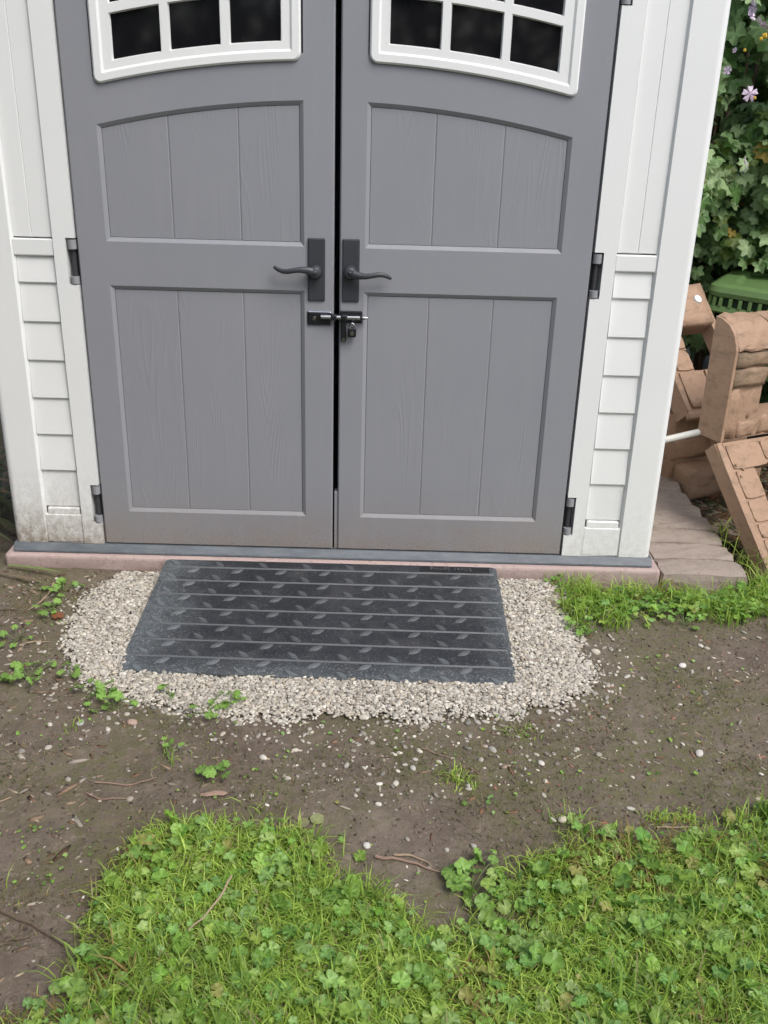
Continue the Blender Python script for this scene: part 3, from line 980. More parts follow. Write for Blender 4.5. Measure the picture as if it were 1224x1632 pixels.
# soil crumbs and bits of bark and straw
def chip_set(n, box_, seed, smin, smax, cols, flat=.25, elong=2.2, keepfn=None):
    r = np.random.default_rng(seed)
    x = r.uniform(box_[0], box_[1], n); y = r.uniform(box_[2], box_[3], n)
    if keepfn is not None:
        k = keepfn(x, y, r); x, y = x[k], y[k]
    n = len(x)
    T, F = ico(1, .3, seed)
    s = smin + (smax - smin) * r.random(n) ** 2.5
    S = np.zeros((n, 3, 3)); S[:, 0, 0] = s * (1 + (elong - 1) * r.random(n)); S[:, 1, 1] = s * .6; S[:, 2, 2] = s * flat
    Mx = rotz(r.random(n) * 6.28) @ rotx(r.normal(size=n) * .3) @ S
    c = np.array(cols)[r.integers(0, len(cols), n)] * (.7 + .6 * r.random((n, 1)))
    return stamp(T, F, Mx, np.stack([x, y, ground_h(x, y) + s * flat * .4], -1), c)
def off_gravel(x, y, r): return (polydist(x, y, GRAVEL) < -.01) & (np.abs(x) < 1.9)
def soil_var(x, y, r): return (polydist(x, y, GRAVEL) < .0) & (r.random(len(x)) < .25 + 1.1 * vnoise(x, y, .16))
sets = [chip_set(20000, (-1.4, 1.7, -1.95, -.05), 21, .0012, .0050, [(.14, .11, .085), (.19, .155, .125), (.09, .07, .055), (.24, .19, .15)], .6, 1.4, soil_var),
        chip_set(2600, (-1.4, 1.7, -1.9, -.05), 22, .002, .008, [(.30, .22, .15), (.36, .29, .20), (.22, .13, .08), (.42, .37, .28)], .22, 3.0, soil_var),
        chip_set(1100, (-1.4, -.5, -1.95, -.05), 23, .003, .013, [(.26, .18, .12), (.33, .24, .17), (.16, .10, .065), (.38, .33, .27)], .2, 3.2, soil_var),
        chip_set(160, (.3, 1.5, -1.3, -.3), 24, .003, .009, [(.34, .17, .12), (.30, .15, .10), (.36, .26, .2)], .25, 1.8, soil_var)]
V, F, C = join(sets)
sets.append(chip_set(2600, (1.40, 2.4, -.02, 1.5), 26, .008, .030, [(.05, .035, .022), (.08, .05, .03), (.035, .03, .02), (.14, .07, .03), (.05, .06, .025)], .2, 2.2))
V, F, C = join(sets)
link_mesh('ground_litter', set_mesh('ground_litter', V, F, None, C, smooth=False), M_litter, kind='stuff', label='crumbs of soil, bark and straw on the ground', cat='litter')

# ------------------------------------------------------------------ grass and weeds
def blades(x, y, z, seed, hl, hw, lean, col_a, col_b, yellow=.04):
    r = np.random.default_rng(seed); n = len(x)
    L = hl * (.55 + .75 * r.random(n)); W = hw * (.7 + .6 * r.random(n))
    az = r.random(n) * 6.28; ln = lean * (.3 + r.random(n))
    t = np.array([0, .33, .68, 1.0]); wprof = np.array([.8, 1.0, .75, .08])
    dx, dy = np.cos(az), np.sin(az)
    bend = ln[:, None] * t[None] ** 1.7
    hor = L[:, None] * np.sin(bend) * t[None] ** .9; ver = L[:, None] * t[None] * np.cos(bend * .8)
    cx = x[:, None] + dx[:, None] * hor; cy = y[:, None] + dy[:, None] * hor; cz = z[:, None] + ver
    tw = az + r.normal(size=n) * .5
    wx, wy = -np.sin(tw)[:, None] * W[:, None] * wprof, np.cos(tw)[:, None] * W[:, None] * wprof
    V = np.stack([np.stack([cx - wx, cy - wy, cz], -1), np.stack([cx + wx, cy + wy, cz], -1)], 2).reshape(n, 8, 3)
    base = np.array([[0, 1, 3, 2], [2, 3, 5, 4], [4, 5, 7, 6]])
    F = (base[None] + (np.arange(n) * 8)[:, None, None]).reshape(-1, 4)
    m = r.random((n, 1)); c = np.array(col_a) * (1 - m) + np.array(col_b) * m
    c = c * (.75 + .5 * r.random((n, 1)))
    yl = r.random(n) < yellow; c[yl] = np.array([.36, .31, .15]) * (.7 + .5 * r.random((yl.sum(), 1)))
    dead = (vnoise(x + 3, y + 11, .13) > .78) & (r.random(n) < .35); c[dead] = np.array([.36, .25, .10]) * (.6 + .6 * r.random((dead.sum(), 1)))
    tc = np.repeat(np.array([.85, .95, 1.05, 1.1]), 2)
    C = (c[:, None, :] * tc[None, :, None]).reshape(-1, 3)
    return V.reshape(-1, 3), F, C

def lawn_scatter(n, box_, seed, region, soft, clump=None, thr=.0):
    r = np.random.default_rng(seed)
    x = r.uniform(box_[0], box_[1], n); y = r.uniform(box_[2], box_[3], n)
    d = polydist(x, y, region) + (vnoise(x, y, .10) - .5) * .10
    p = np.clip((d + soft) / (2 * soft), 0, 1)
    if clump: p = p * np.clip((vnoise(x + 7, y - 3, clump) - thr) * 4, 0.04, 1)
    k = r.random(n) < p
    return x[k], y[k]
GA, GB = (.28, .46, .06), (.54, .68, .15)
sets = []
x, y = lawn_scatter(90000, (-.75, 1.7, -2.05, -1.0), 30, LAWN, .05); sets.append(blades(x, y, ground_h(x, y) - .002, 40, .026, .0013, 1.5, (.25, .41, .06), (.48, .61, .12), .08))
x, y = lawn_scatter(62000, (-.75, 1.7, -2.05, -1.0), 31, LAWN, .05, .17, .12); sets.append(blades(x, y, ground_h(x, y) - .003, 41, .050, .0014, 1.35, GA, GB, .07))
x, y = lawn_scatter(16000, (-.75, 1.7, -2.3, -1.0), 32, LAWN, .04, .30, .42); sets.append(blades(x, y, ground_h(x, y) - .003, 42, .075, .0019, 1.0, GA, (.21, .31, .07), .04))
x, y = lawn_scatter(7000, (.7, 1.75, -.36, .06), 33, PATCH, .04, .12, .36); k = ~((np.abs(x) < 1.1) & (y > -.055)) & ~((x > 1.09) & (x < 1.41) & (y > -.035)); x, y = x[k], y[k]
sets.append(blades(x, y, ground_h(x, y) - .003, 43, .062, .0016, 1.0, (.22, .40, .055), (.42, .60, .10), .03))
# thin moss-like grass on the soil
r = np.random.default_rng(35); x = r.uniform(-1.3, 1.7, 34000); y = r.uniform(-1.6, -.1, 34000)
k = (polydist(x, y, GRAVEL) < -.03) & (r.random(34000) < np.clip((vnoise(x, y, .22) - .52) * 2.2 + .75 * (x > .40) * (vnoise(x, y, .11) > .52), 0.012, .8)); x, y = x[k], y[k]
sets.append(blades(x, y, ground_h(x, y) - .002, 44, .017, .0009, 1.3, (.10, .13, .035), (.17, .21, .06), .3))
# separate tufts
for i, (tx, ty, cnt, hl) in enumerate(((-.86, -.86, 26, .05), (-.90, -.80, 16, .04), (.345, -1.04, 60, .03), (.37, -1.06, 40, .02), (-1.02, -1.27, 60, .07), (-1.0, -1.36, 30, .06), (-.57, -1.47, 12, .05), (.86, -1.16, 120, .022), (.80, -1.17, 60, .022), (.53, -.86, 30, .02), (-.62, -.88, 14, .03), (1.46, -.02, 110, .09), (1.5, .12, 40, .13), (.98, -.12, 120, .075), (.84, -.10, 90, .07), (-.33, -.99, 12, .04), (-.1, -1.17, 10, .05), (1.42, .3, 12, .14), (1.44, .45, 14, .10), (1.43, .18, 20, .12))):
    r = np.random.default_rng(300 + i); x = tx + r.normal(size=cnt) * .016 * (1 + hl * 8); y = ty + r.normal(size=cnt) * .014 * (1 + hl * 8)
    if ty > -.2: y = np.minimum(y, ty + .02)
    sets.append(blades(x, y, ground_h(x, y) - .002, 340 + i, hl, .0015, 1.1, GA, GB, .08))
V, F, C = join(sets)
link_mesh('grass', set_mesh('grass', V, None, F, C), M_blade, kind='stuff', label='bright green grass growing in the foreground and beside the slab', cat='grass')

LT = [mallow_leaf(7, 1, .17, .26, .13), mallow_leaf(5, 2, .25, .10, .15), mallow_leaf(7, 3, .16, -.22, .13), mallow_leaf(5, 5, .30, .34, .12)]
LC_A, LC_B = np.array([.20, .40, .07]), np.array([.38, .59, .15])
def leaf_set(x, y, z, seed, s0, s1, tilt_=.5, ca=LC_A, cb=LC_B, yellow=.03):
    r = np.random.default_rng(seed); n = len(x); kinds = r.integers(0, 4, n); res_ = []
    m = r.random((n, 1)); c = (ca * (1 - m) + cb * m) * (.8 + .4 * r.random((n, 1)))
    c[:, 0] *= .9 + .3 * r.random(n); c[:, 2] *= .7 + .7 * r.random(n)
    yl = r.random(n) < yellow; c[yl] = np.array([.40, .40, .12])
    s = s0 + (s1 - s0) * r.random(n) ** 1.5
    for k in range(4):
        q = kinds == k; T, F, tc = LT[k]; mm = q.sum()
        S = np.zeros((mm, 3, 3)); S[:, 0, 0] = S[:, 1, 1] = S[:, 2, 2] = s[q]
        Mx = rotz(r.random(mm) * 6.28) @ rotx(np.abs(r.normal(size=mm)) * tilt_) @ rotz(r.random(mm) * 6.28) @ S
        res_.append(stamp(T, F, Mx, np.stack([x[q], y[q], z[q]], -1), c[q], tc))
    return join(res_)
sets = []
x, y = lawn_scatter(9500, (-.75, 1.7, -2.3, -1.05), 51, LAWN, .03, .26, .02)
r = np.random.default_rng(52)
sets.append(leaf_set(x, y, ground_h(x, y) + .006 + .036 * r.random(len(x)), 53, .005, .021))
x, y = lawn_scatter(1500, (.72, 1.75, -.36, .0), 54, PATCH, .03, .14, .32); k = ~((np.abs(x) < 1.11) & (y > -.06)) & ~((x > 1.09) & (x < 1.41) & (y > -.05)); x, y = x[k], y[k]
sets.append(leaf_set(x, y, ground_h(x, y) + .012 + .03 * r.random(len(x)), 55, .007, .017))
# stragglers creeping out of the edge of the lawn
x = r.uniform(-.6, 1.5, 500); y = r.uniform(-1.6, -1.05, 500); d = polydist(x, y, LAWN); k = (d < .0) & (d > -.07) & (vnoise(x, y, .1) > .5); x, y = x[k], y[k]
sets.append(leaf_set(x, y, ground_h(x, y) + .006 + .02 * r.random(len(x)), 56, .008, .018))
# tiny seedlings dotted over the bare soil
x = r.uniform(-1.3, 1.5, 2600); y = r.uniform(-1.5, -.1, 2600); k = (polydist(x, y, GRAVEL) < -.0) & (r.random(2600) < .03 + .5 * (vnoise(x, y, .19) > .62)); x, y = x[k], y[k]
sets.append(leaf_set(x, y, ground_h(x, y) + .003 + .006 * r.random(len(x)), 57, .002, .0065))
V, F, C = join(sets)
link_mesh('mallow_ground_cover', set_mesh('mallow_ground_cover', V, F, None, C), M_leaf, kind='stuff', label='round lobed mallow leaves growing through the grass', cat='ground cover')

# individual weeds -------------------------------------------------------
LEAFM = []
for k in range(4):
    for q in range(2):
        T, F, tc = LT[k]; r = np.random.default_rng(k * 7 + q)
        c = (LC_A * .55 + LC_B * .45) * (.9 + .25 * q)
        LEAFM.append(set_mesh('leaf', T, F, None, tc[:, None] * c[None]))
        LEAFM[-1].materials.append(M_leaf)
def weed(px, py, n, size, spread, label, group='small mallow weeds on the bare soil'):
    n = int(n * 1.7); spread *= 1.25; size *= .85
    r = random.Random(int(px * 1000) * 7 + int(py * 1000))
    gz = float(ground_h(px, py) + max(float(gravel_h(px, py)), 0) )
    t = empty('mallow_weed', (px, py, gz), label, 'weed', group)
    bm = bmesh.new()
    for i in range(n):
        a = r.random() * 6.28; d = spread * (.25 + .75 * r.random()); h = .010 + .024 * r.random()
        tip = Vector((d * math.cos(a), d * math.sin(a), h))
        tube(bm, [(0, 0, -.004), tip * .5 + Vector((0, 0, .006)), tip], [.0011, .001, .0008], 5)
        o = bpy.data.objects.new('leaf', r.choice(LEAFM)); COL.objects.link(o); o.parent = t
        s = size * (.65 + .6 * r.random())
        o.location = tip; o.scale = (s, s, s)
        o.rotation_euler = (r.gauss(0, .35), r.gauss(0, .35), a - math.pi / 2 + r.gauss(0, .3))
    obj('stem', bm, M_stem, t, world=False)
M_stem = mat('weed_stem', (.12, .17, .05), .6)
weed(-.93, -.70, 8, .017, .065, 'clump of round green weed leaves at the left edge of the photo')
weed(-.80, -.665, 9, .017, .06, 'leafy weed against the gravel, left of the ramp front corner')
weed(-.685, -.655, 5, .014, .04, 'small weed in the gravel just off the ramp near left corner')
weed(-.60, -.735, 7, .017, .05, 'green weed at the left front gravel edge with dark lobed leaves')
weed(-.53, -.80, 5, .017, .045, 'weed with one broad leaf on soil below the left front gravel')
weed(-.29, -.80, 6, .014, .05, 'weed at the front gravel edge, left of its middle')
weed(-.225, -.765, 4, .014, .03, 'small weed sprouting inside the front gravel left of centre')
weed(-.395, -.735, 3, .012, .025, 'tiny weed in the gravel close under the ramp front edge')
weed(-.345, -1.00, 4, .012, .04, 'sparse weed with three little leaves alone on bare soil')
weed(-.22, -1.055, 5, .016, .03, 'bright weed standing alone on soil above the left lawn')
weed(.385, -1.30, 3, .014, .03, 'two leafed seedling on soil between the two lawn lobes')
weed(.36, -1.385, 7, .020, .06, 'mallow weed in the soil notch between the lawn lobes')
weed(.43, -1.42, 6, .018, .05, 'low mallow weed at the right rim of the lawn notch')
weed(-.86, -.16, 6, .017, .05, 'weed by the left end of the pink slab and gravel')
weed(-.855, -.295, 5, .015, .045, 'yellowish weed low beside the left gravel edge')
weed(-.90, -.47, 5, .014, .045, 'weed on dark soil left of the gravel')
weed(-1.02, -.56, 5, .015, .05, 'weed at far left on soil among bark chips')
weed(.775, -.335, 7, .016, .045, 'weed where the right gravel meets the grass patch')
weed(1.12, -.265, 7, .016, .05, 'weed at the lower rim of the grass by the pavers')
weed(.745, -.075, 4, .012, .03, 'little weed on the gravel against the slab at right')
weed(-.89, -1.06, 4, .010, .05, 'faint scrubby weed on the bare soil at left')

# twigs, fallen leaves, larger stones ---------------------------------------------
def twig(name, p0, p1, r0, label, m=M_bark, bend=.012, cat='twig', lift=.004, group=None, n=8):
    p0, p1 = Vector((*p0, 0)), Vector((*p1, 0)); rr = random.Random(label)
    side = Vector((-(p1 - p0).y, (p1 - p0).x, 0)).normalized()
    pts = []
    c0 = (p0 + p1) / 2
    for i in range(n + 1):
        t = i / n; q = p0.lerp(p1, t) + side * (bend * math.sin(t * math.pi) + rr.gauss(0, .0016))
        q.z = float(ground_h(q.x, q.y)) + lift + rr.random() * .003
        pts.append(q - Vector((c0.x, c0.y, 0)))
    bm = bmesh.new(); tube(bm, pts, [r0 * (1 - .5 * i / n) for i in range(n + 1)], 6, .8)
    return obj(name, bm, m, label=label, cat=cat, group=group)
def at(o, x, y): o.location = (x, y, 0)
def twig_(p0, p1, *a, **k):
    o = twig('twig', p0, p1, *a, **k); at(o, (p0[0] + p1[0]) / 2, (p0[1] + p1[1]) / 2); return o
M_straw = mat('dry_straw', (.36, .27, .18), .8)
M_pinkbark = mat('pink_bark_strip', (.30, .20, .15), .85)
twig_((-.66, -1.46), (-.42, -1.56), .0050, 'long grey stick lying on soil at the bottom left')
twig_((-.66, -1.585), (-.52, -1.555), .0035, 'thin dark twig below the long grey stick', bend=-.008)
twig_((-.57, -1.60), (-.49, -1.54), .0042, 'short crooked brown twig beside the thin dark one')
twig_((-.65, -1.65), (-.53, -1.61), .0060, 'pale thick stick lying at the lower left lawn edge', m=M_straw)
twig_((-.76, -1.245), (-.67, -1.155), .0030, 'straight straw coloured twig on the left soil', m=M_straw, bend=.002)
twig_((-.50, -1.085), (-.36, -1.065), .0022, 'curved thin twig on the soil above the left lawn', m=M_pinkbark, bend=-.015)
twig_((-.51, -1.12), (-.40, -1.135), .0022, 'curled pinkish root strand above the left lawn', m=M_pinkbark, bend=-.02)
twig_((-.13, -1.42), (-.19, -1.56), .0030, 'tan dead stem standing among the left lawn weeds', m=M_straw, lift=.045)
twig_((.16, -1.305), (.30, -1.345), .0040, 'dry brown stem at the top of the lawn notch', m=M_pinkbark, bend=.006)
twig_((.20, -1.30), (.28, -1.33), .0030, 'short dry twig above the brown stem', m=M_straw)
twig_((.27, -.94), (.37, -1.01), .0016, 'hair thin root on soil below the gravel', m=M_pinkbark, bend=.01)
twig_((.84, -1.245), (.845, -1.32), .0055, 'pinkish bark strip standing up at the right lawn edge', m=M_pinkbark, bend=0, lift=.02)
twig_((.80, -1.265), (.815, -1.31), .0048, 'shorter bark strip left of the upright one', m=M_pinkbark, bend=0, lift=.018)
twig_((.79, -1.20), (.92, -1.21), .0026, 'thin pale twig lying along the right lawn edge', m=M_straw)
twig_((-1.05, -.305), (-.96, -.30), .0035, 'grey stick at the left edge of the photo', bend=.003)
twig_((-.90, -.13), (-.93, -.30), .0040, 'pale broken stalk on the litter left of the gravel', m=M_straw)
twig_((-.88, -.51), (-.80, -.485), .0030, 'pale straw pointing at the left gravel', m=M_straw)

def strap_leaf(bm, base, az, L, W, up, droop, n=9):
    d = Vector((math.cos(az), math.sin(az), 0)); s = Vector((-d.y, d.x, 0)); A = []; 
    for i in range(n + 1):
        t = i / n
        c = Vector(base) + d * (L * t * math.cos(up * (1 - t))) + Vector((0, 0, L * (math.sin(up) * t - droop * t * t)))
        w = W * (.55 + .45 * math.sin(min(t * 1.6, 1.57))) * (1 - max(t - .55, 0) / .45 * .97)
        A.append((bm.verts.new(c - s * w + Vector((0, 0, w * .35))), bm.verts.new(c), bm.verts.new(c + s * w + Vector((0, 0, w * .35)))))
    for a, b in zip(A[:-1], A[1:]):
        bm.faces.new((a[0], a[1], b[1], b[0])); bm.faces.new((a[1], a[2], b[2], b[1]))
M_strapg = mat('green_strap_leaf', (.15, .20, .06), .5)
M_strapb = mat('brown_strap_leaf', (.17, .12, .075), .75)
M_strapo = mat('olive_strap_leaf', (.075, .085, .035), .55)
bm = bmesh.new(); strap_leaf(bm, (0, 0, .018), rad(-14), .21, .0085, .05, .03)
o = obj('fallen_leaf', bm, M_strapg, smooth=True, label='long green strap leaf lying before the slab at the left', cat='leaf'); o.location = (-1.075, -.058, float(ground_h(-1.0, -.07)))
bm = bmesh.new(); strap_leaf(bm, (0, 0, .014), rad(-20), .20, .007, .05, .04)
o = obj('fallen_leaf', bm, M_strapb, smooth=True, label='brown dead strap leaf beside the long green one', cat='leaf'); o.location = (-1.10, -.095, float(ground_h(-1.0, -.1)))
def flat_leaf(x, y, s, col, label, seed):
    T, F, tc = mallow_leaf(7, seed, .1, .12, .03)
    me = set_mesh('fallen_leaf', T * s, F, None, tc[:, None] * np.array(col)[None])
    o = link_mesh('fallen_leaf', me, M_leaf, label=label, cat='leaf'); o.location = (x, y, float(ground_h(x, y)) + .006 + .3 * s); o.rotation_euler = (.15, .1, seed)
flat_leaf(-.005, -1.215, .018, (.40, .38, .22), 'pale yellow fallen leaf at the top of the left lawn', 4)
flat_leaf(.028, -1.20, .016, (.40, .42, .20), 'pale greenish fallen leaf right of the yellow one', 6)
flat_leaf(1.255, .53, .022, (.38, .17, .05), 'orange dead leaf lying on the pavers', 9)
flat_leaf(1.175, .29, .026, (.08, .15, .05), 'dark green leaf lying on the pavers beside the shed', 12)
flat_leaf(-.825, -.335, .018, (.34, .13, .06), 'rust red leaf scrap at the left edge of the gravel', 13)
bm = bmesh.new(); tube(bm, [(-.030, .002, .003), (-.016, -.001, .005), (.004, .002, .006), (.022, .0, .005), (.031, .004, .002)], [.002, .0035, .0042, .0038, .0012], 7, 2.0)
o = obj('bark_chip', bm, M_pinkbark, label='pink bark chip on the soil above the left lawn', cat='bark'); o.location = (-.215, -1.125, float(ground_h(-.215, -1.125)) + .003); o.rotation_euler = (0, 0, .12)
for i, (x, y, s, col, lab) in enumerate(((-.72, -1.335, .0145, (.66, .63, .54), 'largest round cream stone on the soil at left'), (-.735, -1.215, .009, (.68, .67, .64), 'small white stone on soil above the round cream one'),
        (-.78, -1.445, .013, (.30, .32, .34), 'grey stone half sunk in the soil at lower left'), (-.655, -1.545, .009, (.70, .69, .66), 'white stone beside the dark twigs at lower left'),
        (.58, -1.185, .011, (.60, .55, .42), 'cream stone at the top of the right lawn'), (.14, -1.265, .009, (.62, .59, .55), 'white stone in the middle of the soil before the lawn notch'),
        (1.04, -.52, .011, (.68, .66, .60), 'bright white stone on the soil at far right'), (.80, -.46, .013, (.62, .56, .46), 'cream pebble on the soil right of the gravel'), (.965, -.93, .011, (.56, .53, .48), 'pale stone on the right soil half way to the lawn'),
        (-.47, -.855, .013, (.46, .33, .27), 'pinkish stone on soil below the left gravel'), (-.60, -.86, .010, (.50, .49, .50), 'grey white stone on soil below the leafy weeds'))):
    T, F = ico(2, .16, i + 60); T = T * np.array([1.15, .9, .62]) * s
    me = set_mesh('stone', T, F, None, np.repeat(np.array([col]), len(T), 0))
    o = link_mesh('stone', me, M_pebble, label=lab, cat='stone'); o.location = (x, y, float(ground_h(x, y)) + s * .25); o.rotation_euler = (0, 0, i * 1.7)

# ------------------------------------------------------------------ paver path at the right
pth = empty('paver_path', (1.25, .6, 0), kind='structure')
yy = -.030
rp = random.Random(3)
for i in range(14):
    w = .128 + rp.uniform(-.012, .012)
    bm = bmesh.new()
    x0 = 1.105 + rp.uniform(-.004, .004); x1 = 1.398 + rp.uniform(-.006, .006)
    zt = .055 + rp.uniform(-.0025, .0025)
    bmesh.ops.create_cube(bm, size=1)
    bmesh.ops.subdivide_edges(bm, edges=bm.edges, cuts=3, use_grid_fill=True)
    for v in bm.verts:
        c = v.co * 2
        e = [max(abs(q) - .5, 0) / .5 for q in c]
        rr_ = 1 - .014 * (e[0] * e[1] + e[1] * e[2] + e[0] * e[2])
        x = (x0 + x1) / 2 + v.co.x * rr_ * (x1 - x0); y = yy + w / 2 + v.co.y * (rr_ - .015 * e[2]) * (w - .002); z = zt - .055 + v.co.z * .11
        if abs(v.co.z) > .49: z -= .005 * (e[0] * e[1]) + .002 * e[1]
        v.co = Vector((x + rp.gauss(0, .0022), y + rp.gauss(0, .0022), z + rp.gauss(0, .0018)))
    obj('paver', bm, M_paver, pth)
    yy += w

# ------------------------------------------------------------------ moulded stone playset pieces
class Frame:
    def __init__(s, o, r, u):
        s.o = Vector(o); s.r = Vector(r).normalized(); s.u = Vector(u).normalized()
        s.u = (s.u - s.r * s.u.dot(s.r)).normalized(); s.n = s.r.cross(s.u)
    def p(s, a, b, c=0): return s.o + s.r * a + s.u * b + s.n * c
def fblock(F, a0, a1, b0, b1, c0, c1, m, parent, name='stone_block', bev=.0035, rough=.0035, taper=0.0, cuts=3, seed=0):
    """rough block in a frame: a along r, b along u, c out along n (front)"""
    bm = bmesh.new(); bmesh.ops.create_cube(bm, size=1)
    bmesh.ops.subdivide_edges(bm, edges=bm.edges, cuts=cuts, use_grid_fill=True)
    rr = random.Random(seed + int(a0 * 977) + int(b0 * 1931))
    for v in bm.verts:
        q = [v.co.x, v.co.y, v.co.z]
        e = [max(abs(t) - .25, 0) / .25 for t in q]
        a = (a0 + a1) / 2 + q[0] * (a1 - a0); b = (b0 + b1) / 2 + q[1] * (b1 - b0); c = (c0 + c1) / 2 + q[2] * (c1 - c0)
        if abs(q[0]) > .49: a -= math.copysign(bev, q[0]) * max(e[1], e[2]) ** 3
        if abs(q[1]) > .49: b -= math.copysign(bev, q[1]) * max(e[0], e[2]) ** 3
        if q[2] > .49: c -= bev * max(e[0], e[1]) ** 3; c += rr.gauss(0, rough)
        if taper: a0_ = (q[2] + .5) * taper; b += -a0_ * q[1] * 2
        v.co = F.p(a + rr.gauss(0, rough * .3), b + rr.gauss(0, rough * .3), c)
    return obj(name, bm, m, parent, smooth=True)

def set_origin(loc): return Vector(loc)
Fr = Vector((.901, .434, 0))
# front leaning panel
fB = Vector((1.515, .055, -.02)); fT = Vector((1.392, .40, .375))
PF = Frame(fB, Fr, fT - fB); hF = (fT - fB).length
pan = empty('leaning_stone_panel', tuple(fB), 'tan moulded stone play panel leaning in front at right edge', 'playset panel', 'moulded stone play panels beside the shed')
th = .055
def plate(F, rects, c0, c1, parent, name='panel_back'):
    bm = bmesh.new()
    for a0, a1, b0, b1 in rects:
        vs = [bm.verts.new(F.p(a, b, c)) for c in (c0, c1) for a, b in ((a0, b0), (a1, b0), (a1, b1), (a0, b1))]
        bm.faces.new(vs[:4][::-1]); bm.faces.new(vs[4:])
        for i in range(4): bm.faces.new((vs[i], vs[(i + 1) % 4], vs[4 + (i + 1) % 4], vs[4 + i]))
    return obj(name, bm, M_stone, parent)
W_ = .62
plate(PF, [(0, .135, .001, hF), (W_ - .135, W_, .001, hF), (.1352, W_ - .1352, .001, .20), (.1352, W_ - .1352, hF - .10, hF)], -th, 0, pan)
fblock(PF, .0, .034, .0, hF, -.002, .010, M_stone, pan, 'edge_moulding', .004, .0012, cuts=4)
for a0, a1, b0, b1 in ((.040, .20, .43, hF - .012), (.040, .145, .315, .425), (.040, .130, .225, .31), (.040, .118, .165, .22), (.04, .30, .105, .16), (.125, .30, .165, .205), (.04, .17, .01, .098), (.178, .30, .01, .098), (.305, .46, .01, .16), (.465, .60, .01, .16), (.205, .38, .45, hF - .012), (.385, .58, .45, hF - .012)):
    if b0 > .3 and a0 < .05: a1 = min(a1, .133 if b1 < hF - .1 else a1)
    fblock(PF, a0, a1, b0, b1, -.003, .009, M_stone, pan, rough=.002)
for a, b in ((.050, .445), (.052, .40), (.075, .425)):
    bm = bmesh.new(); tube(bm, [PF.p(a, b, .004), PF.p(a, b, .0125)], [.006, .005], 10); obj('bolt_hole_rim', bm, M_grime, pan)
# upright wall standing on it
uO = Vector((fT.x, fT.y, fT.z)) + Vector((0, 0, .004))
PU = Frame(uO, Fr, (0.0, 0.0, 1)); 
up_ = empty('stone_play_wall', tuple(uO), 'tan moulded stone play wall with arched cap standing on panel', 'playset wall', 'moulded stone play panels beside the shed')
tk = .115
plate(PU, [(0, .16, .002, .33), (.42, .56, .002, .33), (.1602, .4198, .002, .085), (.1602, .4198, .27, .33)], -tk, -.014, up_, 'wall_core')
bm = bmesh.new()
prof = [(.001, .0), (.001, .335), (-.003, .352), (-.022, .392), (-.050, .418), (-.085, .432), (-tk - .003, .437), (-tk - .003, .0)]
va = [bm.verts.new(PU.p(-.013, b, c)) for c, b in prof]; vb = [bm.verts.new(PU.p(-.0005, b, c)) for c, b in prof]
for k in range(len(prof)): bm.faces.new((va[k], va[(k + 1) % 8], vb[(k + 1) % 8], vb[k]))
bm.faces.new(va); bm.faces.new(vb[::-1])
obj('end_face', bm, M_stone, up_)
for a0, a1 in ((.0002, .165), (.170, .335), (.340, .52)):
    bmc = bmesh.new(); rr = random.Random(int(a0 * 100)); nseg = 6; cols_ = []
    for i in range(nseg + 1):
        a = a0 + (a1 - a0) * i / nseg; e = 1 if i in (0, nseg) else 0
        pf = [(.002, .331), (.008, .340), (.002, .356), (-.018, .396), (-.048, .424), (-.085, .438), (-tk - .006, .443), (-tk - .006, .331)]
        cols_.append([bmc.verts.new(PU.p(a, b - .004 * e + rr.gauss(0, .0022), c - .003 * e + rr.gauss(0, .0015))) for c, b in pf])
    for A, B in zip(cols_[:-1], cols_[1:]):
        for k in range(8): bmc.faces.new((A[k], A[(k + 1) % 8], B[(k + 1) % 8], B[k]))
    bmc.faces.new(cols_[0]); bmc.faces.new(cols_[-1][::-1])
    obj('cap_stone', bmc, M_stone, up_)
fblock(PU, .001, .175, .270, .330, -.09, .003, M_grime, up_, rough=.0035)
fblock(PU, .001, .165, .198, .268, -.09, .000, M_grime, up_, rough=.0035)
fblock(PU, .0, .062, .002, .195, -.085, -.006, M_stone, up_)
fblock(PU, .068, .130, .072, .195, -.085, -.012, M_stone, up_)
fblock(PU, .066, .165, .004, .068, -.085, -.006, M_stone, up_)
fblock(PU, .170, .30, .004, .085, -.085, -.010, M_stone, up_)
fblock(PU, .305, .43, .004, .085, -.085, -.010, M_stone, up_)
fblock(PU, .180, .42, .262, .330, -.09, .001, M_stone, up_, rough=.004)
# rear leaning panel
rB = Vector((1.375, .78, .365)); rU = Vector((-.123, .345, .395))
PR = Frame(rB, Fr, rU)
rear = empty('leaning_stone_panel', tuple(rB), 'darker moulded stone play panel with round white plug, behind the white pipe', 'playset panel', 'moulded stone play panels beside the shed')
PRh = .575
plate(PR, [(-.0, .125, .001, PRh), (.1252, .345, .001, .188), (.315, .345, .1882, PRh), (.1252, .3148, .39, PRh)], -.07, 0, rear)
fblock(PR, -.0, .028, .0, PRh, -.002, .010, M_stone, rear, 'edge_moulding', .004, .0012, cuts=4)
fblock(PR, .034, .160, .022, .186, -.003, .012, M_stone, rear)
fblock(PR, .165, .335, .022, .186, -.003, .012, M_stone, rear)
fblock(PR, .0, .335, -.024, .014, -.02, .014, M_stone, rear, 'bottom_lip', .005, .0015)
fblock(PR, .034, .122, .192, .285, -.003, .010, M_stone, rear)
fblock(PR, .034, .122, .290, .382, -.003, .010, M_stone, rear)
fblock(PR, .118, .315, .387, .580, -.06, .030, M_stone, rear)
bm = bmesh.new(); tube(bm, [PR.p(.262, .500, .029), PR.p(.262, .500, .037)], [.019, .0175], 18); obj('plug', bm, M_plug, rear)
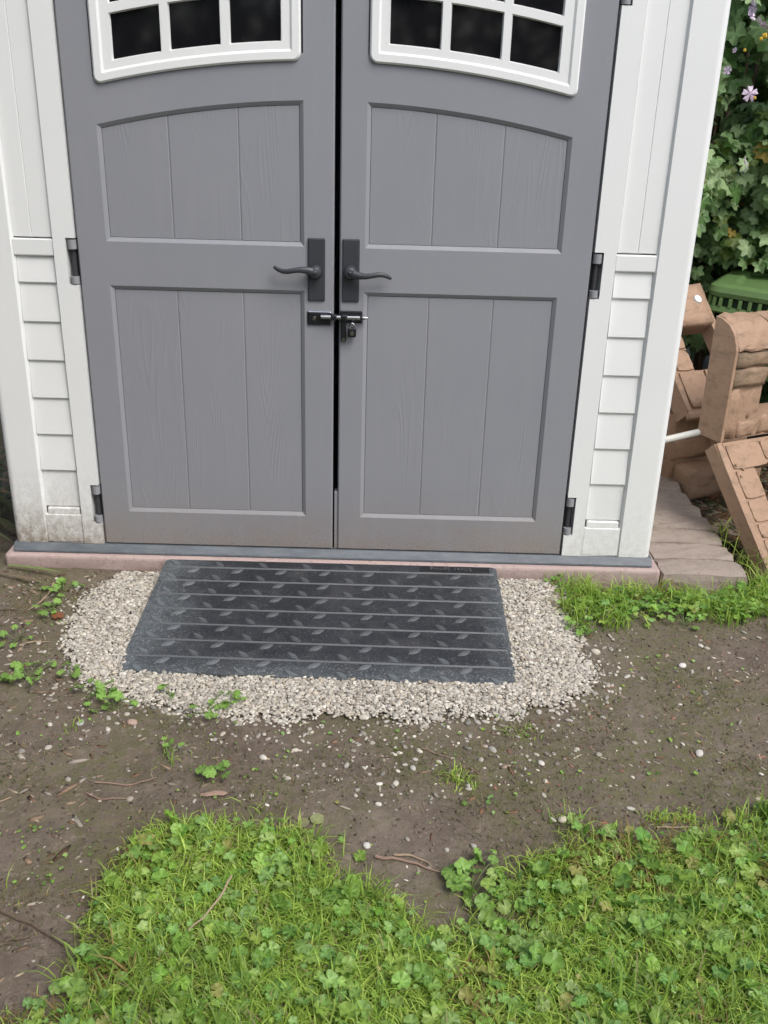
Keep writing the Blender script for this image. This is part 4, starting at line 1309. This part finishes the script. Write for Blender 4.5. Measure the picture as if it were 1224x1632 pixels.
# base block under it
PB = Frame((1.40, .80, 0), Fr, (0, 0, 1))
base = empty('stone_play_block', (1.40, .80, 0), 'shaded moulded stone base block on the ground behind the pavers', 'playset block', 'moulded stone play panels beside the shed')
plate(PB, [(.0, .42, .0, .33)], -.30, -.085, base, 'block_core')
fblock(PB, .025, .22, -.01, .120, -.10, .030, M_stone, base)
fblock(PB, .225, .43, -.01, .120, -.10, .020, M_stone, base)
fblock(PB, .0, .20, .132, .23, -.12, -.076, M_stone, base)
fblock(PB, .205, .42, .132, .23, -.12, -.076, M_stone, base)
fblock(PB, .0, .42, .236, .325, -.12, -.078, M_stone, base)

# white pipe
bm = bmesh.new(); a, b = Vector((1.02, .66, .29)), Vector((1.46, .45, .405)); a = Vector((1.085, .50, .315))
b = Vector((1.50, .50, .43))
tube(bm, [a - (a + b) / 2, b - (a + b) / 2], .0125, 14)
o = obj('pipe', bm, M_pipe, smooth=False, label='white plastic pipe sloping between the shed and the stone panels', cat='pipe'); o.location = (a + b) / 2

# green tub behind
tubo = empty('green_tub', (2.265, 1.43, 0), 'green plastic tub with slotted rim behind the stone panels', 'tub')
def rrect(hx, hy, r, n=7):
    out = []
    for cx, cy, a0 in ((hx - r, hy - r, 0), (-hx + r, hy - r, 90), (-hx + r, -hy + r, 180), (hx - r, -hy + r, 270)):
        for i in range(n + 1):
            t = rad(a0 + 90 * i / n); out.append((cx + r * math.cos(t), cy + r * math.sin(t)))
    return out
RG = Matrix.Translation((2.265, 1.43, .665)) @ Matrix.Rotation(rad(-29), 4, 'Z') @ Matrix.Rotation(rad(3), 4, 'Y')
def gl(bm, hx, hy, z, r): return [bm.verts.new(RG @ Vector((x, y, z))) for x, y in rrect(hx, hy, r)]
def skin(bm, loops, close=False):
    n = len(loops[0])
    for a, b in zip(loops[:-1], loops[1:]):
        for i in range(n): bm.faces.new((a[i], a[(i + 1) % n], b[(i + 1) % n], b[i]))
bm = bmesh.new()
HX, HY = .60, .30
L = [gl(bm, HX - a_, HY - b_, z_, r_) for a_, b_, z_, r_ in ((.115, .115, .074, .03), (.095, .095, .088, .04), (.03, .03, .086, .05), (.006, .006, .074, .055), (0, 0, .050, .056), (.006, .006, .030, .055), (.03, .03, .025, .05))]
skin(bm, L); bm.faces.new(L[0])
obj('rim', bm, M_green, tubo, smooth=False)
bm = bmesh.new()
L = [gl(bm, HX - .034, HY - .034, z_, .045) for z_ in (.027, -.014)]
skin(bm, L); obj('slot_back', bm, M_slotshade, tubo)
bm = bmesh.new()
L = [gl(bm, HX - a_, HY - a_, z_, r_) for a_, z_, r_ in ((.034, -.011, .045), (.008, -.013, .052), (.004, -.034, .054), (.012, -.042, .05), (.075, -.044, .04), (.11, -.33, .04))]
skin(bm, L); bm.faces.new(L[-1]); obj('lower_body', bm, M_green, tubo)
out = rrect(HX - .020, HY - .020, .05, 3)
pts = []
for i in range(len(out)):
    a, b = Vector(out[i]), Vector(out[(i + 1) % len(out)]); k = max(1, int((b - a).length / .042))
    for j in range(k): pts.append((a.lerp(b, j / k), (b - a).normalized()))
bmr = bmesh.new(); box(bmr, -.008, .008, -.016, .012, -.014, .0265, .002)
rib = bpy.data.meshes.new('rib'); bmr.to_mesh(rib); bmr.free(); rib.materials.append(M_green)
for p, t in pts:
    o = bpy.data.objects.new('rib', rib); COL.objects.link(o); o.parent = tubo
    o.matrix_local = Matrix.Translation(-Vector(tubo.location)) @ RG @ Matrix.Translation((p.x, p.y, 0)) @ Matrix.Rotation(math.atan2(t.y, t.x), 4, 'Z')
for sx in (-.42, .42):
    for sy in (-.13, .13):
        bm = bmesh.new(); p = RG @ Vector((sx, sy, -.32)); tube(bm, [(p.x, p.y, 0), (p.x, p.y, p.z)], [.03, .035], 12); obj('leg', bm, M_green, tubo)

# ------------------------------------------------------------------ mallow bush behind at right
BUSH_A, BUSH_B = np.array([.13, .26, .07]), np.array([.42, .58, .28])
bush = empty('mallow_bush', (2.1, 2.1, 0), 'tall leafy mallow bush with pale purple flowers behind the play panels', 'bush')
bm = bmesh.new(); rb = random.Random(9)
for i in range(11):
    bx, by = 1.5 + 1.5 * rb.random(), 2.15 + .5 * rb.random(); tx, ty = bx + rb.gauss(0, .3), by + rb.gauss(-.05, .12)
    tube(bm, [(bx, by, -.05), ((bx + tx) / 2 + .05, (by + ty) / 2, 1.1), (tx, ty, 2.2 + .5 * rb.random())], [.018, .012, .005], 7)
obj('stem', bm, M_bark, bush)
def bush_pts(n, seed):
    r = np.random.default_rng(seed); out = []
    clumps = np.stack([r.uniform(1.15, 2.7, 46), r.uniform(1.55, 2.5, 46), r.uniform(.2, 2.12, 46)], -1)
    rad_ = r.uniform(.16, .34, 46)
    k = r.integers(0, 46, n); d = r.normal(size=(n, 3)); d /= np.linalg.norm(d, axis=1)[:, None]
    p = clumps[k] + d * rad_[k][:, None] * (.55 + .5 * r.random((n, 1)))
    p[:, 1] += .05 * np.clip(p[:, 2] - .5, 0, 3)
    return p, d
p, d = bush_pts(9500, 61)
k = (p[:, 0] > 1.14) & (p[:, 1] > 1.25) & (p[:, 2] > .08) & ~((p[:, 2] < .93) & (p[:, 1] < 1.6)); p, d = p[k], d[k]
Ri = np.array(RG.inverted()); pl = p @ Ri[:3, :3].T + Ri[:3, 3]
k = ~((np.abs(pl[:, 0]) < HX + .05) & (np.abs(pl[:, 1]) < HY + .05) & (pl[:, 2] < .12)) & ~((p[:, 1] < 1.62) & (p[:, 2] < 1.0)); p, d = p[k], d[k]
r = np.random.default_rng(62); n = len(p)
def bush_mats(p, d, s, r):
    n = len(p); S = np.zeros((n, 3, 3)); S[:, 0, 0] = S[:, 1, 1] = S[:, 2, 2] = s
    nrm = d * .55 + np.array([0, -.55, .75]) + r.normal(size=(n, 3)) * .35; nrm /= np.linalg.norm(nrm, axis=1)[:, None]
    dn = np.array([0, -.35, -1.0]) + r.normal(size=(n, 3)) * .45; yv = dn - nrm * (dn * nrm).sum(1)[:, None]; yv /= np.linalg.norm(yv, axis=1)[:, None] + 1e-9
    xv = np.cross(yv, nrm)
    return np.stack([xv, yv, nrm], -1), S
BT = [mallow_leaf(5, 11, .42, -.22, .15, .07), mallow_leaf(5, 12, .48, .14, .18, .07), mallow_leaf(7, 13, .34, -.16, .14, .08)]
s = r.uniform(.026, .058, n)
Rm, S = bush_mats(p, d, s, r)
m_ = r.random((n, 1)); c = (BUSH_A * (1 - m_) + BUSH_B * m_) * (.75 + .5 * r.random((n, 1)))
yl = r.random(n) < .008; c[yl] = np.array([.42, .30, .05]); yl = r.random(n) < .10; c[yl] = np.array([.17, .24, .05])
# the leaves that show largest beside the shed are parts of their own
camv = np.array(CAMPOS); q = p - camv; fw = np.array(FW); rt = np.array(RT); dnv = np.array(DN)
zc = q @ fw; u = 612 + 1520 * (q @ rt) / zc; v = 816 + 1520 * (q @ dnv) / zc
vis = (u > 1085) & (u < 1260) & (v > -60) & (v < 560)
order = np.argsort(p[:, 1] + 1e3 * ~vis)
near = order[:min(290, int(vis.sum()))]
mask = np.zeros(n, bool); mask[near] = True
kinds = r.integers(0, 3, n); sets = []
for k in range(3):
    qk = (kinds == k) & ~mask; T, F, tc = BT[k]
    sets.append(stamp(T, F, Rm[qk] @ S[qk], p[qk], c[qk], tc))
V, F, C = join(sets)
link_mesh('foliage', set_mesh('foliage', V, F, None, C), M_leaf, bush, kind='stuff')
BL = []
pal = [BUSH_A * .9, BUSH_A * .6 + BUSH_B * .4, BUSH_B * .95, BUSH_B * 1.15, np.array([.16, .23, .05]), np.array([.42, .32, .06])]
for k in range(3):
    for cc in pal:
        T, F, tc = BT[k]; me = set_mesh('leaf', T, F, None, tc[:, None] * cc[None]); me.materials.append(M_leaf); BL.append(me)
for i in near:
    pk = r.choice(6, p=[.26, .30, .25, .12, .06, .01])
    o = bpy.data.objects.new('leaf', BL[kinds[i] * 6 + pk]); COL.objects.link(o); o.parent = bush
    mm = Matrix([list(row) for row in Rm[i]]).to_4x4() @ Matrix.Scale(float(s[i]), 4); mm.translation = Vector(p[i]) - bush.location
    o.matrix_local = mm
# flowers
M_petal = mat('mallow_petal', (.50, .36, .56), .55); n_ = N(M_petal)
n_.color(n_.mix(n_.ramp(n_.noise(n_.coord((1, 1, 1)), 2.0, 2), [(.35, 0.0), (.65, 1.0)]), (.34, .22, .36), (.60, .52, .60)))
bmf = bmesh.new()
for i in range(5):
    a = i * 2 * math.pi / 5; e = Vector((math.cos(a), math.sin(a), 0)); s_ = Vector((-e.y, e.x, 0))
    P = [Vector((0, 0, 0)), e * .55 - s_ * .30 + Vector((0, 0, .22)), e * .98 - s_ * .34 + Vector((0, 0, .28)), e * .90 + Vector((0, 0, .30)), e * .98 + s_ * .34 + Vector((0, 0, .26)), e * .55 + s_ * .30 + Vector((0, 0, .22))]
    vs = [bmf.verts.new(q_) for q_ in P]; c0 = bmf.verts.new(e * .55 + Vector((0, 0, .15)))
    for k in range(6): bmf.faces.new((vs[k], vs[(k + 1) % 6], c0))
tube(bmf, [(0, 0, 0), (0, 0, .42)], [.09, .06], 7)
fm = bpy.data.meshes.new('flower'); bmf.to_mesh(fm); bmf.free(); fm.materials.append(M_petal)
def ray(u_, v_, y):
    d_ = RT * ((u_ - 612) / 1520) + DN * ((v_ - 816) / 1520) + FW
    return CAMPOS + d_ * ((y - CAMPOS.y) / d_.y)
for u_, v_, s_ in ((1203, 12, 0.032), (1212, 40, 0.034), (1196, 26, 0.024), (1196, 149, 0.032), (1186, 260, 0.027), (1189, 272, 0.022), (1160, 112, 0.018), (1172, 80, .012)):
    o = bpy.data.objects.new('flower', fm); COL.objects.link(o); o.parent = bush
    o.location = ray(u_, v_, 1.38) - bush.location; o.scale = (s_,) * 3
    o.rotation_euler = (rad(62) + r.normal() * .3, r.normal() * .4, r.random() * 6)
M_yel = mat('yellow_flower', (.55, .36, .03), .6)
bmf = bmesh.new(); bmesh.ops.create_icosphere(bmf, subdivisions=2, radius=1)
for v_ in bmf.verts: v_.co *= 1 + .35 * math.sin(v_.co.x * 9) * math.sin(v_.co.y * 8 + v_.co.z * 7)
ym = bpy.data.meshes.new('seed_head'); bmf.to_mesh(ym); bmf.free(); ym.materials.append(M_yel)
for u_, v_, s_ in ((1219, 57, .010), (1213, 62, .007), (1187, 80, .006), (1203, 156, .006)):
    o = bpy.data.objects.new('seed_head', ym); COL.objects.link(o); o.parent = bush; o.location = ray(u_, v_, 1.37) - bush.location; o.scale = (s_,) * 3

# dark evergreen hedge behind the shed and the bush; hedge across the garden that the panes mirror
def hedge(name, x0, x1, y0, y1, h, n, seed, label, ls):
    t = empty(name, ((x0 + x1) / 2, (y0 + y1) / 2, 0), label, 'hedge')
    r = np.random.default_rng(seed)
    x = r.uniform(x0, x1, n); y = r.uniform(y0, y1, n); hh = h * (.72 + .45 * vnoise(x, y, .9)); z = hh * r.random(n) ** .7
    T = np.array([[0, -1, 0], [.5, 0, .15], [0, 1.0, 0], [-.5, 0, .15]]); F = np.array([[0, 1, 2], [0, 2, 3]])
    S = np.zeros((n, 3, 3)); s = ls * (.6 + .8 * r.random(n)); S[:, 0, 0] = S[:, 1, 1] = S[:, 2, 2] = s
    Mx = rotz(r.random(n) * 6.28) @ rotx(r.normal(size=n) * .9) @ S
    m_ = r.random((n, 1)); c = np.array([.030, .055, .018]) * (1 - m_) + np.array([.075, .105, .035]) * m_
    V, F, C = stamp(T, F, Mx, np.stack([x, y, z], -1), c)
    link_mesh('foliage', set_mesh('foliage', V, F, None, C, smooth=False), M_leaf, t)
    bm = bmesh.new(); rr = random.Random(seed); kx = max(4, int((x1 - x0) / .8))
    for i in range(kx):
        bx = x0 + (x1 - x0) * (i + .5) / kx; by = (y0 + y1) / 2 + rr.gauss(0, .1)
        tube(bm, [(bx, by, -.05), (bx + rr.gauss(0, .1), by, h * .5), (bx + rr.gauss(0, .2), by, h * .8)], [.05, .035, .012], 7)
    obj('trunk', bm, M_bark, t)
hedge('hedge', -3.5, 5.0, 2.75, 3.5, 3.1, 17000, 81, 'dense dark hedge far behind the shed and the bush', .115)
hedge('hedge', -8, 8, -9.6, -7.6, 3.4, 9000, 82, 'dark hedge across the garden facing the shed doors', .15)

hedge('hedge', -2.8, -1.5, -3.7, -.5, 3.3, 17000, 83, 'unseen hedge added off to the left to shade the left wall', .11)  # out of view, added to dim the left wall and the soil there

hedge('hedge', 3.0, 3.7, -.1, 2.6, 1.7, 6000, 84, 'unseen hedge added at the right to shade the play panels', .10)  # out of view, added to darken the space round the play panels

# strap leaved plant at the left corner of the shed
sp_ = empty('strap_leaf_plant', (-1.30, .33, 0), 'clump of brown and olive strap leaves beside the shed left corner', 'plant')
rs_ = random.Random(4)
for nm, mm, cnt in (('green_leaf', M_strapo, 34), ('dry_leaf', M_strapb, 46)):
    for i in range(cnt):
        bm = bmesh.new()
        az = rs_.random() * 6.28
        base_ = (-1.33 + rs_.gauss(0, .07), .30 + rs_.gauss(0, .16), rs_.random() * (.25 if nm == 'dry_leaf' else .1))
        L_ = rs_.uniform(.15, .34) if nm == 'dry_leaf' else rs_.uniform(.3, .5)
        if base_[0] + L_ * math.cos(az) > -1.10 and base_[1] + L_ * math.sin(az) > -.05: L_ = min(L_, max(.08, (-1.09 - base_[0]) / max(math.cos(az), .05)))
        strap_leaf(bm, base_, az, L_, rs_.uniform(.007, .013), rs_.uniform(.3, 1.2) if nm == 'green_leaf' else rs_.uniform(-.1, .5), rs_.uniform(.3, .9))
        bmesh.ops.translate(bm, verts=bm.verts, vec=(0, 0, 0))
        obj(nm, bm, mm, sp_, smooth=True)
